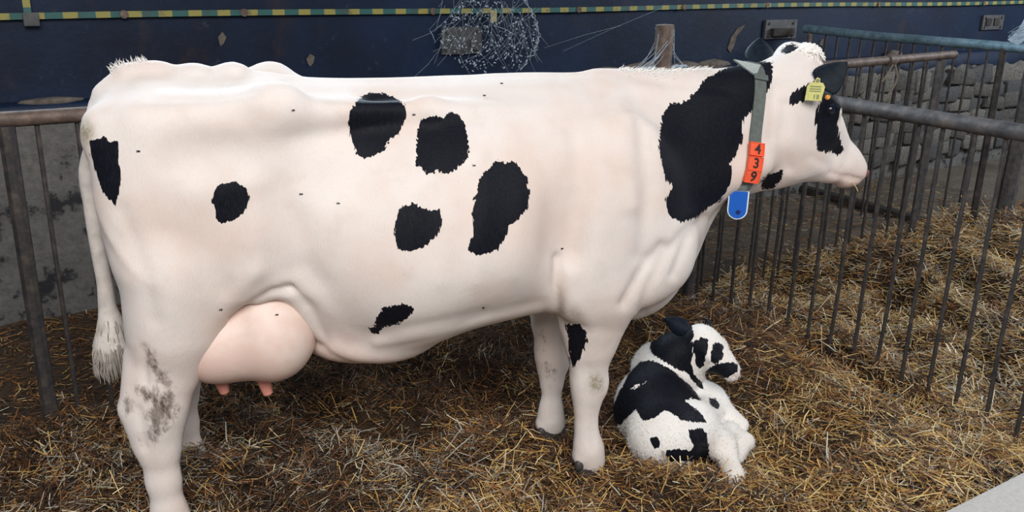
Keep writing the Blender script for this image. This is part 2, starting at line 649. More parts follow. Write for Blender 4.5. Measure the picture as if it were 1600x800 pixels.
# far gate at the right, blue-grey rail
fg = empty('far_gate', (5.95, 0, 0))
tag(fg, 'far tube gate with blue-grey top rail meeting the back wall', 'gate')
tube('top_rail', [(0, 4.96, 1.275), (0, 4.3, 1.265), (0, 3.6, 1.27), (0, 2.7, 1.275)], .032, M['teal_steel'], fg, 14)
for i, y in enumerate((4.75, 4.63, 4.52, 4.41, 4.30, 4.19, 4.08, 3.97, 3.86, 3.75, 3.64, 3.53, 3.42)):
    put_bar(fg, 0, y, -0.1, 1.26, .0085, M['bar_steel'])
put_bar(fg, 0, 3.30, -0.12, 1.26, .024, M['bar_steel'], 'post')
put_bar(fg, 0, 3.10, -0.12, 1.28, .055, M['steel'], 'post')
put_bar(fg, 0.02, 2.93, -0.12, 1.26, .04, M['steel'], 'post')
put_bar(fg, 0, 4.90, 1.02, 1.275, .018, M['rust'], 'post')
put_bar(fg, 0, 2.79, -0.12, 1.26, .02, M['steel'], 'post')

# ------------------------------------------------------------------ things on the wall
UY = WY + 0.10


def wall_plate(x0, x1, z0, z1, label, knob=None):
    t = empty('wall_plate', ((x0 + x1) / 2, UY - 0.012, (z0 + z1) / 2))
    tag(t, label, 'plate')
    sx, sz = x1 - x0, z1 - z0
    bm = bmesh.new()
    box_into(bm, (0, 0, 0), (sx, 0.024, sz), 0.003)
    link('plate', bm_mesh('plate', bm), M['plate'], t, False)
    for k, (a, b) in enumerate(((-.38, .32), (.38, .32), (-.38, -.32), (.38, -.32))):
        tube('bolt', [(a * sx, -.01, b * sz), (a * sx, -.024, b * sz)], .011, M['plate'], t, 8)
    if knob:
        tube('boss', [(knob * sx, -.01, -.02), (knob * sx, -.03, -.02)], .042, M['plate'], t, 14)
    return t


wall_plate(2.70, 2.99, 1.165, 1.335, 'grey bolted plate on the navy wall behind the white cobweb', .33)
t = wall_plate(5.62, 5.99, 1.19, 1.34, 'grey bolted plate on the wall where the blue-grey gate rail ends')
bm = bmesh.new()
box_into(bm, (0.0, -.03, -.02), (.25, .04, .06), 0.006)
link('bracket', bm_mesh('bracket', bm), M['timber'], t, False)
t = wall_plate(8.66, 9.02, 1.205, 1.345, 'small grey plate with dark slots high on the wall at far right')
for dx in (-.09, .05):
    bm = bmesh.new()
    box_into(bm, (dx, -.014, .005), (.09, .02, .07), 0.006)
    link('slot', bm_mesh('slot', bm), M['timber'], t, False)

# striped tape along the wall
tape = empty('striped_tape', (0, UY - 0.03, 1.42))
tag(tape, 'green and yellow striped tape strung along the navy wall', 'tape')


def strip(name, pts, half, mat, parent, thick=0.003, axis=Vector((0, 0, 1))):
    bm = bmesh.new()
    uv = bm.loops.layers.uv.new('UVMap')
    rings, d, dist = [], 0.0, []
    pts = [Vector(p) for p in pts]
    for i, p in enumerate(pts):
        if i:
            d += (p - pts[i - 1]).length
        dist.append(d)
        rings.append([bm.verts.new(p + axis * half + Vector((0, -thick, 0))), bm.verts.new(p - axis * half + Vector((0, -thick, 0))),
                      bm.verts.new(p - axis * half + Vector((0, thick, 0))), bm.verts.new(p + axis * half + Vector((0, thick, 0)))])
    for i in range(len(rings) - 1):
        for k in range(4):
            f = bm.faces.new((rings[i][k], rings[i][(k + 1) % 4], rings[i + 1][(k + 1) % 4], rings[i + 1][k]))
            for lp in f.loops:
                j = i if lp.vert in rings[i] else i + 1
                lp[uv].uv = (dist[j], k / 4)
    me = bm_mesh(name, bm)
    return link(name, me, mat, parent, False)


strip('tape_band', [(x, 0.004 * math.sin(x * 3), 0.0045 * (x + 1) + 0.006 * math.sin(x * 1.35)) for x in np.arange(-1.2, 10.6, 0.2)], .0155, M['tape'], tape)
for x in (0.84, 1.46, 2.63, 3.75, 4.72, 5.6, 7.0, 8.6):
    zz = 0.0045 * (x + 1) + 0.006 * math.sin(x * 1.35)
    tube('tape_holder', [(x, .02, zz), (x, -.012, zz)], .021, M['rust'], tape, 10)
vt = empty('hanging_tape', (0.40, UY - 0.028, 1.425))
tag(vt, 'short upright end of striped tape at the top left with a grey clip', 'tape')
strip('tape_band', [(0, 0, .35), (0, 0, .2), (0, 0, .02)], .017, M['tape'], vt, axis=Vector((1, 0, 0)))
bm = bmesh.new()
box_into(bm, (0.01, -.012, -.01), (.07, .03, .065), .004)
link('clip', bm_mesh('clip', bm), M['plate'], vt, False)
bm = bmesh.new()
box_into(bm, (0, 0, 0), (.045, .008, .075), .002)
o = link('tape_tail', bm_mesh('tape_tail', bm), simple('faded_yellow_tape', (0.33, 0.29, 0.15), 0.6, 0, .3, 30), None, False)
o.location = (3.07, UY - 0.036, 1.40)
tag(o, 'faded yellow tape tail hanging down inside the cobweb', 'tape')

# cobweb with caught dust
bm = bmesh.new()
rr = random.Random(5)


def wpt(u, v, dy=0.0):
    p = on_plane(u, v, (0, UY - 0.09 - dy, 0), np.array([0, 1.0, 0]))
    return Vector(p)


for i in range(330):
    a, q = rr.uniform(0, 6.28), math.sqrt(rr.random())
    u, v = 765 + 78 * q * math.cos(a), 55 + 62 * q * math.sin(a)
    p = wpt(u, v, rr.uniform(0, .05))
    r = bmesh.ops.create_icosphere(bm, subdivisions=1, radius=rr.uniform(.0022, .0062))
    d = Vector((rr.uniform(-1, 1), 0, rr.uniform(-1, 1))).normalized()
    st = rr.uniform(1, 2.6)
    for vv in r['verts']:
        vv.co += d * vv.co.dot(d) * (st - 1)
        vv.co += p
for i in range(90):
    u0 = rr.uniform(690, 845)
    v0 = rr.uniform(-15, 70)
    u1, v1 = u0 + rr.uniform(-55, 40), v0 + rr.uniform(20, 60)
    p, q = wpt(u0, v0), wpt(u1, v1, .03)
    tube_into(bm, [p, (p + q) / 2 + Vector((0, 0, -.02)), q], .0008, 4)
edge = [(815, -5), (829, 15), (838, 35), (842, 55), (838, 75), (826, 92), (815, 108)]
for i in range(len(edge) - 1):
    for k in range(3):
        p, q = wpt(*edge[i]), wpt(*edge[i + 1])
        off = Vector((rr.uniform(-.015, .015), 0, rr.uniform(-.015, .015)))
        tube_into(bm, [p + off, (p + q) / 2 - off, q + off], .0026, 4)
for (u0, v0), (u1, v1) in (((772, 40), (806, 55)), ((775, 55), (784, 60)), ((672, 48), (680, 66)), ((880, 80), (1040, 10)), ((850, 75), (970, 40))):
    tube_into(bm, [wpt(u0, v0), (wpt(u0, v0) + wpt(u1, v1)) / 2 + Vector((0, 0, .008)), wpt(u1, v1)], .0022 if u1 < 860 else .0008, 4)
o = link('cobweb', bm_mesh('cobweb', bm), M['cobweb'])
tag(o, 'dusty white cobweb full of flecks hanging on the navy wall above the cow', 'cobweb', kind='stuff')

# pale web sheet draped from the far gate rail at the right edge
bm = bmesh.new()
rr2 = random.Random(9)
cr = [((1604, 22), (1597, 36), (1588, 50), (1574, 62)), ((1604, 40), (1599, 50), (1592, 58), (1580, 66)), ((1606, 55), (1603, 62), (1598, 66), (1590, 70))]
rows_ = [[bm.verts.new(on_plane(u, v, (5.93, 0, 0), np.array([1.0, 0, 0]))) for u, v in r] for r in cr]
back_ = [[bm.verts.new(vv.co + Vector((.004, 0, 0))) for vv in r] for r in rows_]
for a_, q_ in ((rows_, 1), (back_, -1)):
    for i in range(2):
        for j in range(3):
            f_ = [a_[i][j], a_[i][j + 1], a_[i + 1][j + 1], a_[i + 1][j]]
            bm.faces.new(f_ if q_ > 0 else f_[::-1])
for k_ in range(20):
    p0_ = on_plane(rr2.uniform(1575, 1600), rr2.uniform(50, 66), (5.93, 0, 0), np.array([1.0, 0, 0]))
    p1_ = p0_ + np.array([0, rr2.uniform(-.25, -.1), rr2.uniform(.0, .14)])
    tube_into(bm, [p0_, p1_], .002, 4)
o = link('web_sheet', bm_mesh('web_sheet', bm), M['cobweb'])
tag(o, 'pale dusty web draped over the far gate rail at the right edge', 'cobweb', kind='stuff')

# ------------------------------------------------------------------ straw bedding
FENCE_X, FENCE_Y = 3.36, 3.41


def ss(x, a, b):
    t = np.clip((x - a) / (b - a), 0, 1)
    return t * t * (3 - 2 * t)


def bump_at(x, y, cx, cy, r, h):
    return h * np.exp(-((x - cx) ** 2 + (y - cy) ** 2) / (r * r))


def ground_h(x, y):
    x, y = np.asarray(x, float), np.asarray(y, float)
    h = 0.11 * (vnoise(x, y, 0.62, 21) - 0.5) + 0.12 * (vnoise(x, y, 0.22, 22) - 0.5) + 0.045 * (vnoise(x, y, 0.09, 23) - 0.5)
    h = h - 0.005
    far = ss(y, FENCE_Y - 0.15, FENCE_Y + 0.55)            # beyond the back fence the floor is low and trodden
    h = h * (1 - 0.75 * far) - 0.075 * far
    pen = ss(x, FENCE_X + .1, FENCE_X + .8) * (1 - far)     # deep litter of the right-hand pen
    h = h * (1 + 1.3 * pen)
    h = h + bump_at(x, y, 2.75, 2.75, .42, .07) + bump_at(x, y, 4.9, 3.0, .35, .14) + bump_at(x, y, 5.6, 2.9, .5, .20) + bump_at(x, y, 4.4, 2.0, .5, .08)
    h = h + bump_at(x, y, 2.55, 1.5, .35, .05) + bump_at(x, y, 1.0, 1.9, .5, .03) + bump_at(x, y, 1.75, 1.85, .3, .03)
    # hollows trodden by the hooves, and where the calf lies
    for cx, cy, r in ((1.73, 2.14, .14), (1.74, 2.42, .14), (.38, 2.5, .16)):
        h = h * (1 - np.exp(-((x - cx) ** 2 + (y - cy) ** 2) / (r * r)))
    k = np.exp(-(((x - 2.06) / .30) ** 2 + ((y - 2.08) / .36) ** 2) ** 2)
    h = h * (1 - k) + k * 0.0
    for cx, cy, r, hh in ((1.89, 1.83, .12, .07), (1.99, 1.80, .07, .03), (1.80, 1.98, .10, .055), (.54, 2.72, .15, .07)):
        h = h + bump_at(x, y, cx, cy, r, hh)       # litter pushed up round the calf
    return h


gx = np.concatenate([np.arange(-2.2, 4.6, 0.04), np.arange(4.6, 9.6, 0.1)])
gy = np.concatenate([np.arange(0.2, 3.6, 0.04), np.arange(3.6, 4.99, 0.07)])
X, Y = np.meshgrid(gx, gy, indexing='ij')
Hh = ground_h(X, Y)
V = np.stack([X, Y, Hh - 0.012], -1).reshape(-1, 3)
nx, ny = len(gx), len(gy)
I = np.arange(nx * ny).reshape(nx, ny)
Q = np.stack([I[:-1, :-1], I[1:, :-1], I[1:, 1:], I[:-1, 1:]], -1).reshape(-1, 4)
o = link('trodden_bedding', mesh_np('trodden_bedding', V, Q), M['bed'])
k = ss(V[:, 1], FENCE_Y + .05, FENCE_Y + .5) * ss(V[:, 0], 1.8, 3.0)
float_attr(o.data, 'bare', k)
tag(o, 'brown trodden bedding under the loose straw over the whole pen', 'bedding', kind='stuff')

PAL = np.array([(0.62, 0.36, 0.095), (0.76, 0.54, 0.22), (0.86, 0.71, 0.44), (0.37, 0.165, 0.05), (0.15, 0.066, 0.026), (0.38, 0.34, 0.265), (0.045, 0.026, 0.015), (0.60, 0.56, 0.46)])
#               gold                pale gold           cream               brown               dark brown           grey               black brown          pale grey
WG = {'gold': (4, 3, 1.3, 4, 3.0, .8, 1.5, .4), 'brown': (.9, .4, .2, 3.6, 5.5, .4, 4.5, .1), 'grey': (.6, .5, .6, 1.5, 3, 2.6, 3, 1.0), 'sun': (2.6, 4.0, 4.2, 2.0, 1.4, 2.2, .8, 2.2)}  # 'sun' mix: sunlit paleness of the right-hand pen put into stalk tints


def straw_patch(name, n, xr, yr, label, dens_pow=1.0, keep=None, lift=0.035, lmin=.04, lmax=.17, rad=(.0011, .0026), seed=1, kindfun=None, tilt=0.22, stiff=False):
    g = np.random.default_rng(seed)
    m_ = n * 6
    x, y = g.uniform(*xr, m_), g.uniform(*yr, m_)
    d = np.hypot(x, y)
    pr = (1.6 / np.maximum(d, 1.2)) ** dens_pow
    if keep is not None:
        pr = pr * keep(x, y)
    sel = np.nonzero(g.random(m_) < np.clip(pr, 0, 1))[0][:n]
    x, y = x[sel], y[sel]
    n = len(x)
    L = lmin + (lmax - lmin) * g.random(n) ** 2.0
    # lumps of straw share a rough direction
    az = (vnoise(x, y, .22, seed + 50) * 2 - 1) * 3.2 + g.normal(0, .75, n)
    el = g.normal(0, tilt, n)
    r = g.uniform(rad[0], rad[1], n)
    r = r * np.where(g.random(n) < .12, 1.5, 1.0)
    z = ground_h(x, y) + lift * g.random(n) ** 1.6 + np.abs(np.sin(el)) * L * .35
    D = np.stack([np.cos(az) * np.cos(el), np.sin(az) * np.cos(el), np.sin(el)], -1)
    S = np.stack([-np.sin(az), np.cos(az), np.zeros(n)], -1)
    T = np.cross(D, S)
    C0 = np.stack([x, y, z], -1)
    bend = S * (g.normal(0, .09, n) * L)[:, None] + T * (g.normal(-.03, .06, n) * L)[:, None]
    pts = [C0 - D * (L / 2)[:, None], C0 + bend, C0 + D * (L / 2)[:, None]]
    ring = []
    if stiff:
        pts = [pts[0], pts[2]]
    for p, s in zip(pts, (.9, .75) if stiff else (.8, 1, .6)):
        for a in (0, 2.094, 4.189):
            ring.append(p + (S * math.cos(a) * 1.5 + T * math.sin(a) * .6) * (r * s)[:, None])
    V = np.stack(ring, 1).reshape(-1, 3)
    f = []
    nr = len(pts) * 3
    for j in range(len(pts) - 1):
        for a in range(3):
            f.append((j * 3 + a, j * 3 + (a + 1) % 3, j * 3 + 3 + (a + 1) % 3, j * 3 + 3 + a))
    Fq = (np.array(f)[None] + (np.arange(n) * nr)[:, None, None]).reshape(-1, 4)
    me = mesh_np(name, V, Fq)
    # tint per stalk
    wts = kindfun(x, y)
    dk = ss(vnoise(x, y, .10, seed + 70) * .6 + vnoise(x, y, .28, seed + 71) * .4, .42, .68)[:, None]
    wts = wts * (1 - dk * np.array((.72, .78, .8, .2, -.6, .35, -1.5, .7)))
    cum = np.cumsum(wts, 1)
    u = g.random(n) * cum[:, -1]
    ix = (u[:, None] > cum).sum(1).clip(0, len(PAL) - 1)
    c = PAL[ix] * g.uniform(.75, 1.2, (n, 1)) * g.uniform(.95, 1.05, (n, 3))
    ca = me.color_attributes.new('tint', 'FLOAT_COLOR', 'POINT')
    cc = np.ones((n, nr, 4), np.float32)
    cc[:, :, :3] = c[:, None, :]
    ca.data.foreach_set('color', cc.ravel())
    o = link(name, me, M['straw'], None, False)
    tag(o, label, 'straw', kind='stuff')
    return o


def kinds(x, y):
    G, B, A, S_ = (np.array(WG[k]) for k in ('gold', 'brown', 'grey', 'sun'))
    # dirt and light zones: brown and wet under and behind the cow, a grey tract by the hind legs and udder
    wb = np.clip(ss(y, 1.95, 2.6) * .9 + .5 * (vnoise(x, y, .35, 31) - .45), 0, 1)  # golden light on the foreground is put into the tint: gold mix in front
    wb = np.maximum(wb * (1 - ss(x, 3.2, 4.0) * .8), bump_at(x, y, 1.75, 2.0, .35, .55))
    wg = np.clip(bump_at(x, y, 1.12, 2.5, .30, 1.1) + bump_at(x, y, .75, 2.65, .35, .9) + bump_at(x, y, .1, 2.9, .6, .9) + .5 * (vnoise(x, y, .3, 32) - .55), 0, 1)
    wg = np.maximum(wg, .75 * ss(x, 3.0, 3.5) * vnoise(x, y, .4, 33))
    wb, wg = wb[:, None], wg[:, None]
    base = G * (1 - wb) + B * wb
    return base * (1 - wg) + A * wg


near_pen = lambda x, y: np.where((y < FENCE_Y + .05) & (x < FENCE_X + .15), 1.0, 0.0)
right_pen = lambda x, y: np.where((y < FENCE_Y + .1 + .12 * np.sin(x * 5)) & (x >= FENCE_X), 1.0, 0.0)
passage = lambda x, y: np.where(y > FENCE_Y, np.where(x < 1.7, 1.0, .6), 0.0)
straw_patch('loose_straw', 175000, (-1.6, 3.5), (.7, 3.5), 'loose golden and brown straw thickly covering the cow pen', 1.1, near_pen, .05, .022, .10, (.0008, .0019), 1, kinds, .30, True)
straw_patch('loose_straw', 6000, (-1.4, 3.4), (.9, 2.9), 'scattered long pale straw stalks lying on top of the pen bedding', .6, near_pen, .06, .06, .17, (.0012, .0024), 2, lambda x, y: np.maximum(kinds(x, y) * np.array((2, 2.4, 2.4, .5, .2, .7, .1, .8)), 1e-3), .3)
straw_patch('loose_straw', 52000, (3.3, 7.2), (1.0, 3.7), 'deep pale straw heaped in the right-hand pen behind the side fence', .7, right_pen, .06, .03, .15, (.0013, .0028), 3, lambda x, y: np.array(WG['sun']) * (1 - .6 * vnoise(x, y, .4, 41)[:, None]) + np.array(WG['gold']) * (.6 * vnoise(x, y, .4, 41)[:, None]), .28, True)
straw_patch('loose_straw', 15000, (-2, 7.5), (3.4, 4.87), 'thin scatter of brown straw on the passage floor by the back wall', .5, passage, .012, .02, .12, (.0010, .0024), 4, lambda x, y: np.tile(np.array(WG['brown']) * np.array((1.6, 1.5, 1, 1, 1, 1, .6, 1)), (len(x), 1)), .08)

# ------------------------------------------------------------------ implicit-surface modelling
def smin(a, b, k):
    h = np.clip(0.5 + 0.5 * (b - a) / k, 0, 1)
    return b + (a - b) * h - k * h * (1 - h)


class Field:
    def __init__(self, lo, hi, res):
        self.lo, self.res = np.array(lo, np.float32), res
        self.n = np.ceil((np.array(hi) - np.array(lo)) / res).astype(int) + 1
        self.f = np.full(self.n, 0.5, np.float32)
        self.ax = [self.lo[i] + res * np.arange(self.n[i], dtype=np.float32) for i in range(3)]

    def win(self, lo, hi):
        a = np.clip(((np.array(lo) - self.lo) / self.res).astype(int), 0, self.n)
        b = np.clip(((np.array(hi) - self.lo) / self.res).astype(int) + 2, 0, self.n)
        sl = tuple(slice(int(p), int(q)) for p, q in zip(a, b))
        g = np.meshgrid(*[self.ax[i][sl[i]] for i in range(3)], indexing='ij', sparse=True)
        return sl, g

    def put(self, sl, d, k, sub=False):
        cur = self.f[sl]
        if sub:
            self.f[sl] = -smin(-cur, d, k)
        else:
            self.f[sl] = smin(cur, d, k)

    def cone(self, p0, p1, r0, r1, k=0.05, ys=1.0, sub=False):
        """round cone; ys < 1 flattens it sideways (along y)"""
        p0, p1 = np.array(p0, float), np.array(p1, float)
        R = max(r0, r1) + k * 1.2 + 2 * self.res
        sl, (x, y, z) = self.win(np.minimum(p0, p1) - R, np.maximum(p0, p1) + R)
        s0, s1 = p0.copy(), p1.copy()
        ym = (p0[1] + p1[1]) / 2
        y = ym + (y - ym) / ys
        s0[1], s1[1] = ym + (p0[1] - ym) / ys, ym + (p1[1] - ym) / ys
        d = s1 - s0
        L2 = max(float(d @ d), 1e-9)
        t = np.clip(((x - s0[0]) * d[0] + (y - s0[1]) * d[1] + (z - s0[2]) * d[2]) / L2, 0, 1)
        q = np.sqrt((x - s0[0] - t * d[0]) ** 2 + (y - s0[1] - t * d[1]) ** 2 + (z - s0[2] - t * d[2]) ** 2)
        self.put(sl, ((q - (r0 + (r1 - r0) * t)) * (0.5 + 0.5 * ys)).astype(np.float32), k, sub)

    def chain(self, pts, k=0.05, ys=1.0):
        for a, b in zip(pts, pts[1:]):
            self.cone(a[:3], b[:3], a[3], b[3], k, ys)

    def ell(self, c, r, k=0.05, rot=None, sub=False):
        """ellipsoid; rot = 3x3 whose columns are the axes"""
        c, r = np.array(c, float), np.array(r, float)
        A = np.eye(3) if rot is None else np.array(rot, float)
        ext = np.sqrt(((A * r) ** 2).sum(1)) + k * 1.2 + 2 * self.res
        sl, (x, y, z) = self.win(c - ext, c + ext)
        dx, dy, dz = x - c[0], y - c[1], z - c[2]
        u = [(A[0, i] * dx + A[1, i] * dy + A[2, i] * dz) for i in range(3)]
        k0 = np.sqrt(sum((u[i] / r[i]) ** 2 for i in range(3)))
        k1 = np.sqrt(sum((u[i] / r[i] ** 2) ** 2 for i in range(3))) + 1e-6
        self.put(sl, (k0 * (k0 - 1) / k1).astype(np.float32), k, sub)

    def mesh(self, smooth=3):
        """surface nets"""
        f = self.f
        s = f < 0
        c = np.zeros(np.array(f.shape) - 1, np.int8)
        for i in (0, 1):
            for j in (0, 1):
                for k in (0, 1):
                    c += s[i:f.shape[0] - 1 + i, j:f.shape[1] - 1 + j, k:f.shape[2] - 1 + k]
        cells = np.argwhere((c > 0) & (c < 8))
        idx = np.full(c.shape, -1, np.int32)
        idx[tuple(cells.T)] = np.arange(len(cells))
        acc, cnt = np.zeros((len(cells), 3)), np.zeros(len(cells))
        offs = [(i, j, k) for i in (0, 1) for j in (0, 1) for k in (0, 1)]
        for a in offs:
            for b in offs:
                if sum(abs(p - q) for p, q in zip(a, b)) != 1 or a > b:
                    continue
                fa = f[tuple((cells + a).T)]
                fb = f[tuple((cells + b).T)]
                h = (fa < 0) != (fb < 0)
                t = np.where(h, fa / np.where(h, fa - fb, 1), 0)
                acc += np.where(h[:, None], np.array(a) + t[:, None] * (np.array(b) - np.array(a)), 0)
                cnt += h
        V = (cells + acc / cnt[:, None]) * self.res + self.lo
        quads = []
        for ax in range(3):
            a, b = [(1, 2), (2, 0), (0, 1)][ax]
            lo = [slice(None)] * 3
            hi = [slice(None)] * 3
            lo[ax], hi[ax] = slice(0, -1), slice(1, None)
            e = s[tuple(lo)] != s[tuple(hi)]
            P = np.argwhere(e)
            P = P[(P[:, a] > 0) & (P[:, b] > 0) & (P[:, a] < f.shape[a] - 1) & (P[:, b] < f.shape[b] - 1)]
            ua, ub = np.eye(3, dtype=int)[a], np.eye(3, dtype=int)[b]
            q = np.stack([idx[tuple((P - ua - ub).T)], idx[tuple((P - ub).T)], idx[tuple(P.T)], idx[tuple((P - ua).T)]], 1)
            inside = s[tuple(P.T)]
            q[~inside] = q[~inside][:, ::-1]
            quads.append(q)
        Q = np.concatenate(quads)
        Q = Q[(Q >= 0).all(1)]
        E0, E1 = Q.ravel(), np.roll(Q, -1, 1).ravel()
        n = len(V)
        for it in range(smooth):
            for lam in (0.5, -0.5):
                w_ = np.bincount(E0, minlength=n) + np.bincount(E1, minlength=n)
                A = np.stack([np.bincount(E0, V[E1, i], n) + np.bincount(E1, V[E0, i], n) for i in range(3)], 1) / np.maximum(w_, 1)[:, None]
                V = V + lam * (A - V)
        return V, Q


def poly_sd(P, poly):
    """signed distance of 2-D points to a polygon, positive inside"""
    poly = np.array(poly, float)
    a, b = poly, np.roll(poly, -1, 0)
    d = np.full(len(P), 1e9)
    ins = np.zeros(len(P), bool)
    x, y = P[:, 0], P[:, 1]
    for (ax_, ay), (bx, by) in zip(a, b):
        ex, ey = bx - ax_, by - ay
        t = np.clip(((x - ax_) * ex + (y - ay) * ey) / max(ex * ex + ey * ey, 1e-9), 0, 1)
        d = np.minimum(d, np.hypot(x - ax_ - t * ex, y - ay - t * ey))
        if by != ay:
            ins ^= ((ay > y) != (by > y)) & (x < ex * (y - ay) / (by - ay) + ax_)
    return np.where(ins, d, -d)


def sc_(pts, s, ox, oy):
    return [(ox + u / s, oy + v / s) for u, v in pts]


# ------------------------------------------------------------------ the cow
YAW = math.radians(-16.2)
COW0 = np.array([.44, 2.66, 0.0])
AXC = np.array([math.cos(YAW), math.sin(YAW), 0])
LFC = np.array([-math.sin(YAW), math.cos(YAW), 0])


def cow_world(P):
    P = np.asarray(P, float)
    return COW0 + P[..., :1] * AXC + P[..., 1:2] * LFC + P[..., 2:3] * _zz


def sag(u, v, off=0.0):
    """pixel -> cow coordinates on the plane y = off"""
    X = on_plane(u, v, COW0 + LFC * off, LFC) - COW0
    return (float(X @ AXC), off, float(X[2]))


cow = empty('cow', COW0, YAW)
tag(cow, 'tall white dairy cow with black patches standing side-on across the straw pen', 'cow')

fb = Field((-.30, -.52, -.03), (2.66, .52, 1.62), 0.0105)

# trunk: half-width table over stations along the body and levels from belly to spine
ST = np.array([-.115, -.065, .02, .16, .34, .50, .70, .95, 1.20, 1.40, 1.60, 1.74, 1.82])
ZT = np.array([1.33, 1.38, 1.422, 1.425, 1.415, 1.396, 1.392, 1.398, 1.402, 1.392, 1.362, 1.345, 1.33])
ZB = np.array([1.10, .98, .88, .82, .74, .60, .525, .585, .612, .60, .56, .70, .85])
LV = np.array([0, .06, .18, .35, .55, .72, .84, .92, .97, 1.0])
WT = np.array([
    [0, .03, .06, .09, .11, .11, .10, .08, .04, 0],
    [0, .06, .11, .15, .175, .18, .175, .12, .05, 0],
    [0, .09, .15, .20, .23, .235, .215, .14, .06, 0],
    [0, .10, .18, .24, .27, .265, .235, .16, .07, 0],
    [0, .12, .21, .28, .295, .29, .27, .22, .10, 0],
    [0, .15, .25, .32, .325, .285, .225, .15, .08, 0],
    [0, .18, .30, .375, .375, .315, .235, .155, .085, 0],
    [0, .18, .30, .38, .375, .315, .235, .15, .08, 0],
    [0, .15, .25, .325, .33, .275, .20, .125, .065, 0],
    [0, .12, .20, .265, .275, .235, .165, .10, .052, 0],
    [0, .10, .165, .205, .205, .175, .13, .085, .045, 0],
    [0, .07, .11, .14, .145, .13, .10, .07, .04, 0],
    [0, .03, .05, .07, .07, .06, .05, .04, .02, 0]])


def hermite(xk, yk, x):
    """monotone-ish cubic through knots; yk (n, ...)"""
    yk = np.asarray(yk, float)
    h = np.diff(xk)
    sl = np.diff(yk, axis=0) / h.reshape((-1,) + (1,) * (yk.ndim - 1))
    mk = np.concatenate([sl[:1], (sl[1:] + sl[:-1]) / 2, sl[-1:]])
    i = np.clip(np.searchsorted(xk, x) - 1, 0, len(xk) - 2)
    sh = (-1,) + (1,) * (yk.ndim - 1)
    t = ((x - xk[i]) / h[i]).reshape(sh)
    hh = h[i].reshape(sh)
    return (2 * t ** 3 - 3 * t ** 2 + 1) * yk[i] + (t ** 3 - 2 * t ** 2 + t) * hh * mk[i] + (-2 * t ** 3 + 3 * t ** 2) * yk[i + 1] + (t ** 3 - t ** 2) * hh * mk[i + 1]


xs = fb.ax[0][(fb.ax[0] >= -.2) & (fb.ax[0] <= 1.9)]
xc = np.clip(xs, ST[0], ST[-1])
zt, zb, wt = hermite(ST, ZT, xc), hermite(ST, ZB, xc), hermite(ST, WT, xc)
tt = np.linspace(0, 1, 121)
wfine = np.maximum(hermite(LV, wt.T, tt).T, 0)               # (ns, 121)
zz_ = fb.ax[2]
Tn = (zz_[None, :] - zb[:, None]) / (zt - zb)[:, None]
ii = np.clip(Tn, 0, 1) * 120
i0 = np.minimum(ii.astype(int), 119)
rows = np.arange(len(xs))[:, None]
Wz = wfine[rows, i0] * (1 - (ii - i0)) + wfine[rows, i0 + 1] * (ii - i0)
over = np.maximum(np.maximum(zb[:, None] - zz_[None, :], zz_[None, :] - zt[:, None]), 0)
over = np.maximum(over, np.maximum(ST[0] - xs, xs - ST[-1])[:, None])
gz = np.gradient(Wz, zz_, axis=1)
gs = np.gradient(Wz, xs, axis=0)
nrm = np.sqrt(1 + np.minimum(gz, 4) ** 2 + np.minimum(gs, 3) ** 2)
d2 = (np.abs(fb.ax[1])[None, :, None] - Wz[:, None, :]) / nrm[:, None, :]
d2 = np.where(over[:, None, :] > 0, np.sqrt(np.maximum(d2, 0) ** 2 + over[:, None, :] ** 2), d2)
i0x = int(np.argmax(fb.ax[0] >= -.2))
sl = (slice(i0x, i0x + len(xs)), slice(None), slice(None))
fb.f[sl] = np.minimum(fb.f[sl], d2.astype(np.float32))

for s in (-1, 1):
    # hook and pin bones with the ridge between, spine ridge at the loin
    fb.ell((.385, s * .240, 1.362), (.060, .045, .046), .05)
    fb.cone((.44, s * .215, 1.325), (.80, s * .180, 1.325), .030, .018, .06)
    fb.cone((.80, s * .180, 1.325), (1.12, s * .135, 1.290), .018, .010, .06)
    fb.cone((.36, s * .235, 1.335), (.05, s * .20, 1.300), .035, .035, .09)
    fb.cone((.38, s * .24, 1.33), (.56, s * .16, 1.335), .03, .02, .08)
    fb.ell((-.060 if s < 0 else -.035, s * .155, 1.268), (.060, .055, .070), .05)
    # thigh and rump muscle
    fb.ell((.14, s * .165, 1.03), (.21, .115, .30), .08)
    fb.ell((.005, s * .15, 1.08), (.10, .10, .24), .07)
    fb.ell((.29, s * .225, .93), (.10, .06, .13), .08)       # stifle and flank fold
    fb.cone((.42, s * .225, .82), (.50, s * .16, .63), .030, .022, .09)
    # shoulder blade and upper arm
    fb.ell((1.40, s * .195, .98), (.16, .075, .30), .15)
    fb.ell((1.555, s * .165, .85), (.12, .085, .15), .08)
    fb.cone((1.57, s * .15, .80), (1.37, s * .18, .72), .085, .105, .07)
    fb.ell((1.28, s * .20, .80), (.12, .10, .14), .08)
    # hollow in front of the hook, groove behind the shoulder
    fb.ell((.52, s * .375, 1.22), (.14, .08, .09), .08, sub=True)
    fb.ell((1.17, s * .405, .98), (.07, .10, .24), .09, sub=True)
    fb.ell((.20, s * .345, 1.23), (.12, .06, .06), .07, sub=True)
for s in (-1, 1):                                            # dish between spine and hips, dip of the loin
    fb.ell((.215, s * .115, 1.475), (.15, .055, .075), .06, sub=True)
    fb.ell((.545, s * .20, 1.435), (.09, .10, .055), .06, sub=True)
# spine knobs at the tail head
for s_, z_ in ((.02, 1.415), (.07, 1.422), (.165, 1.415), (.27, 1.418)):
    fb.ell((s_, 0, z_), (.04, .035, .022), .03)
fb.cone((-.01, 0, 1.39), (-.07, 0, 1.355), .040, .032, .04)
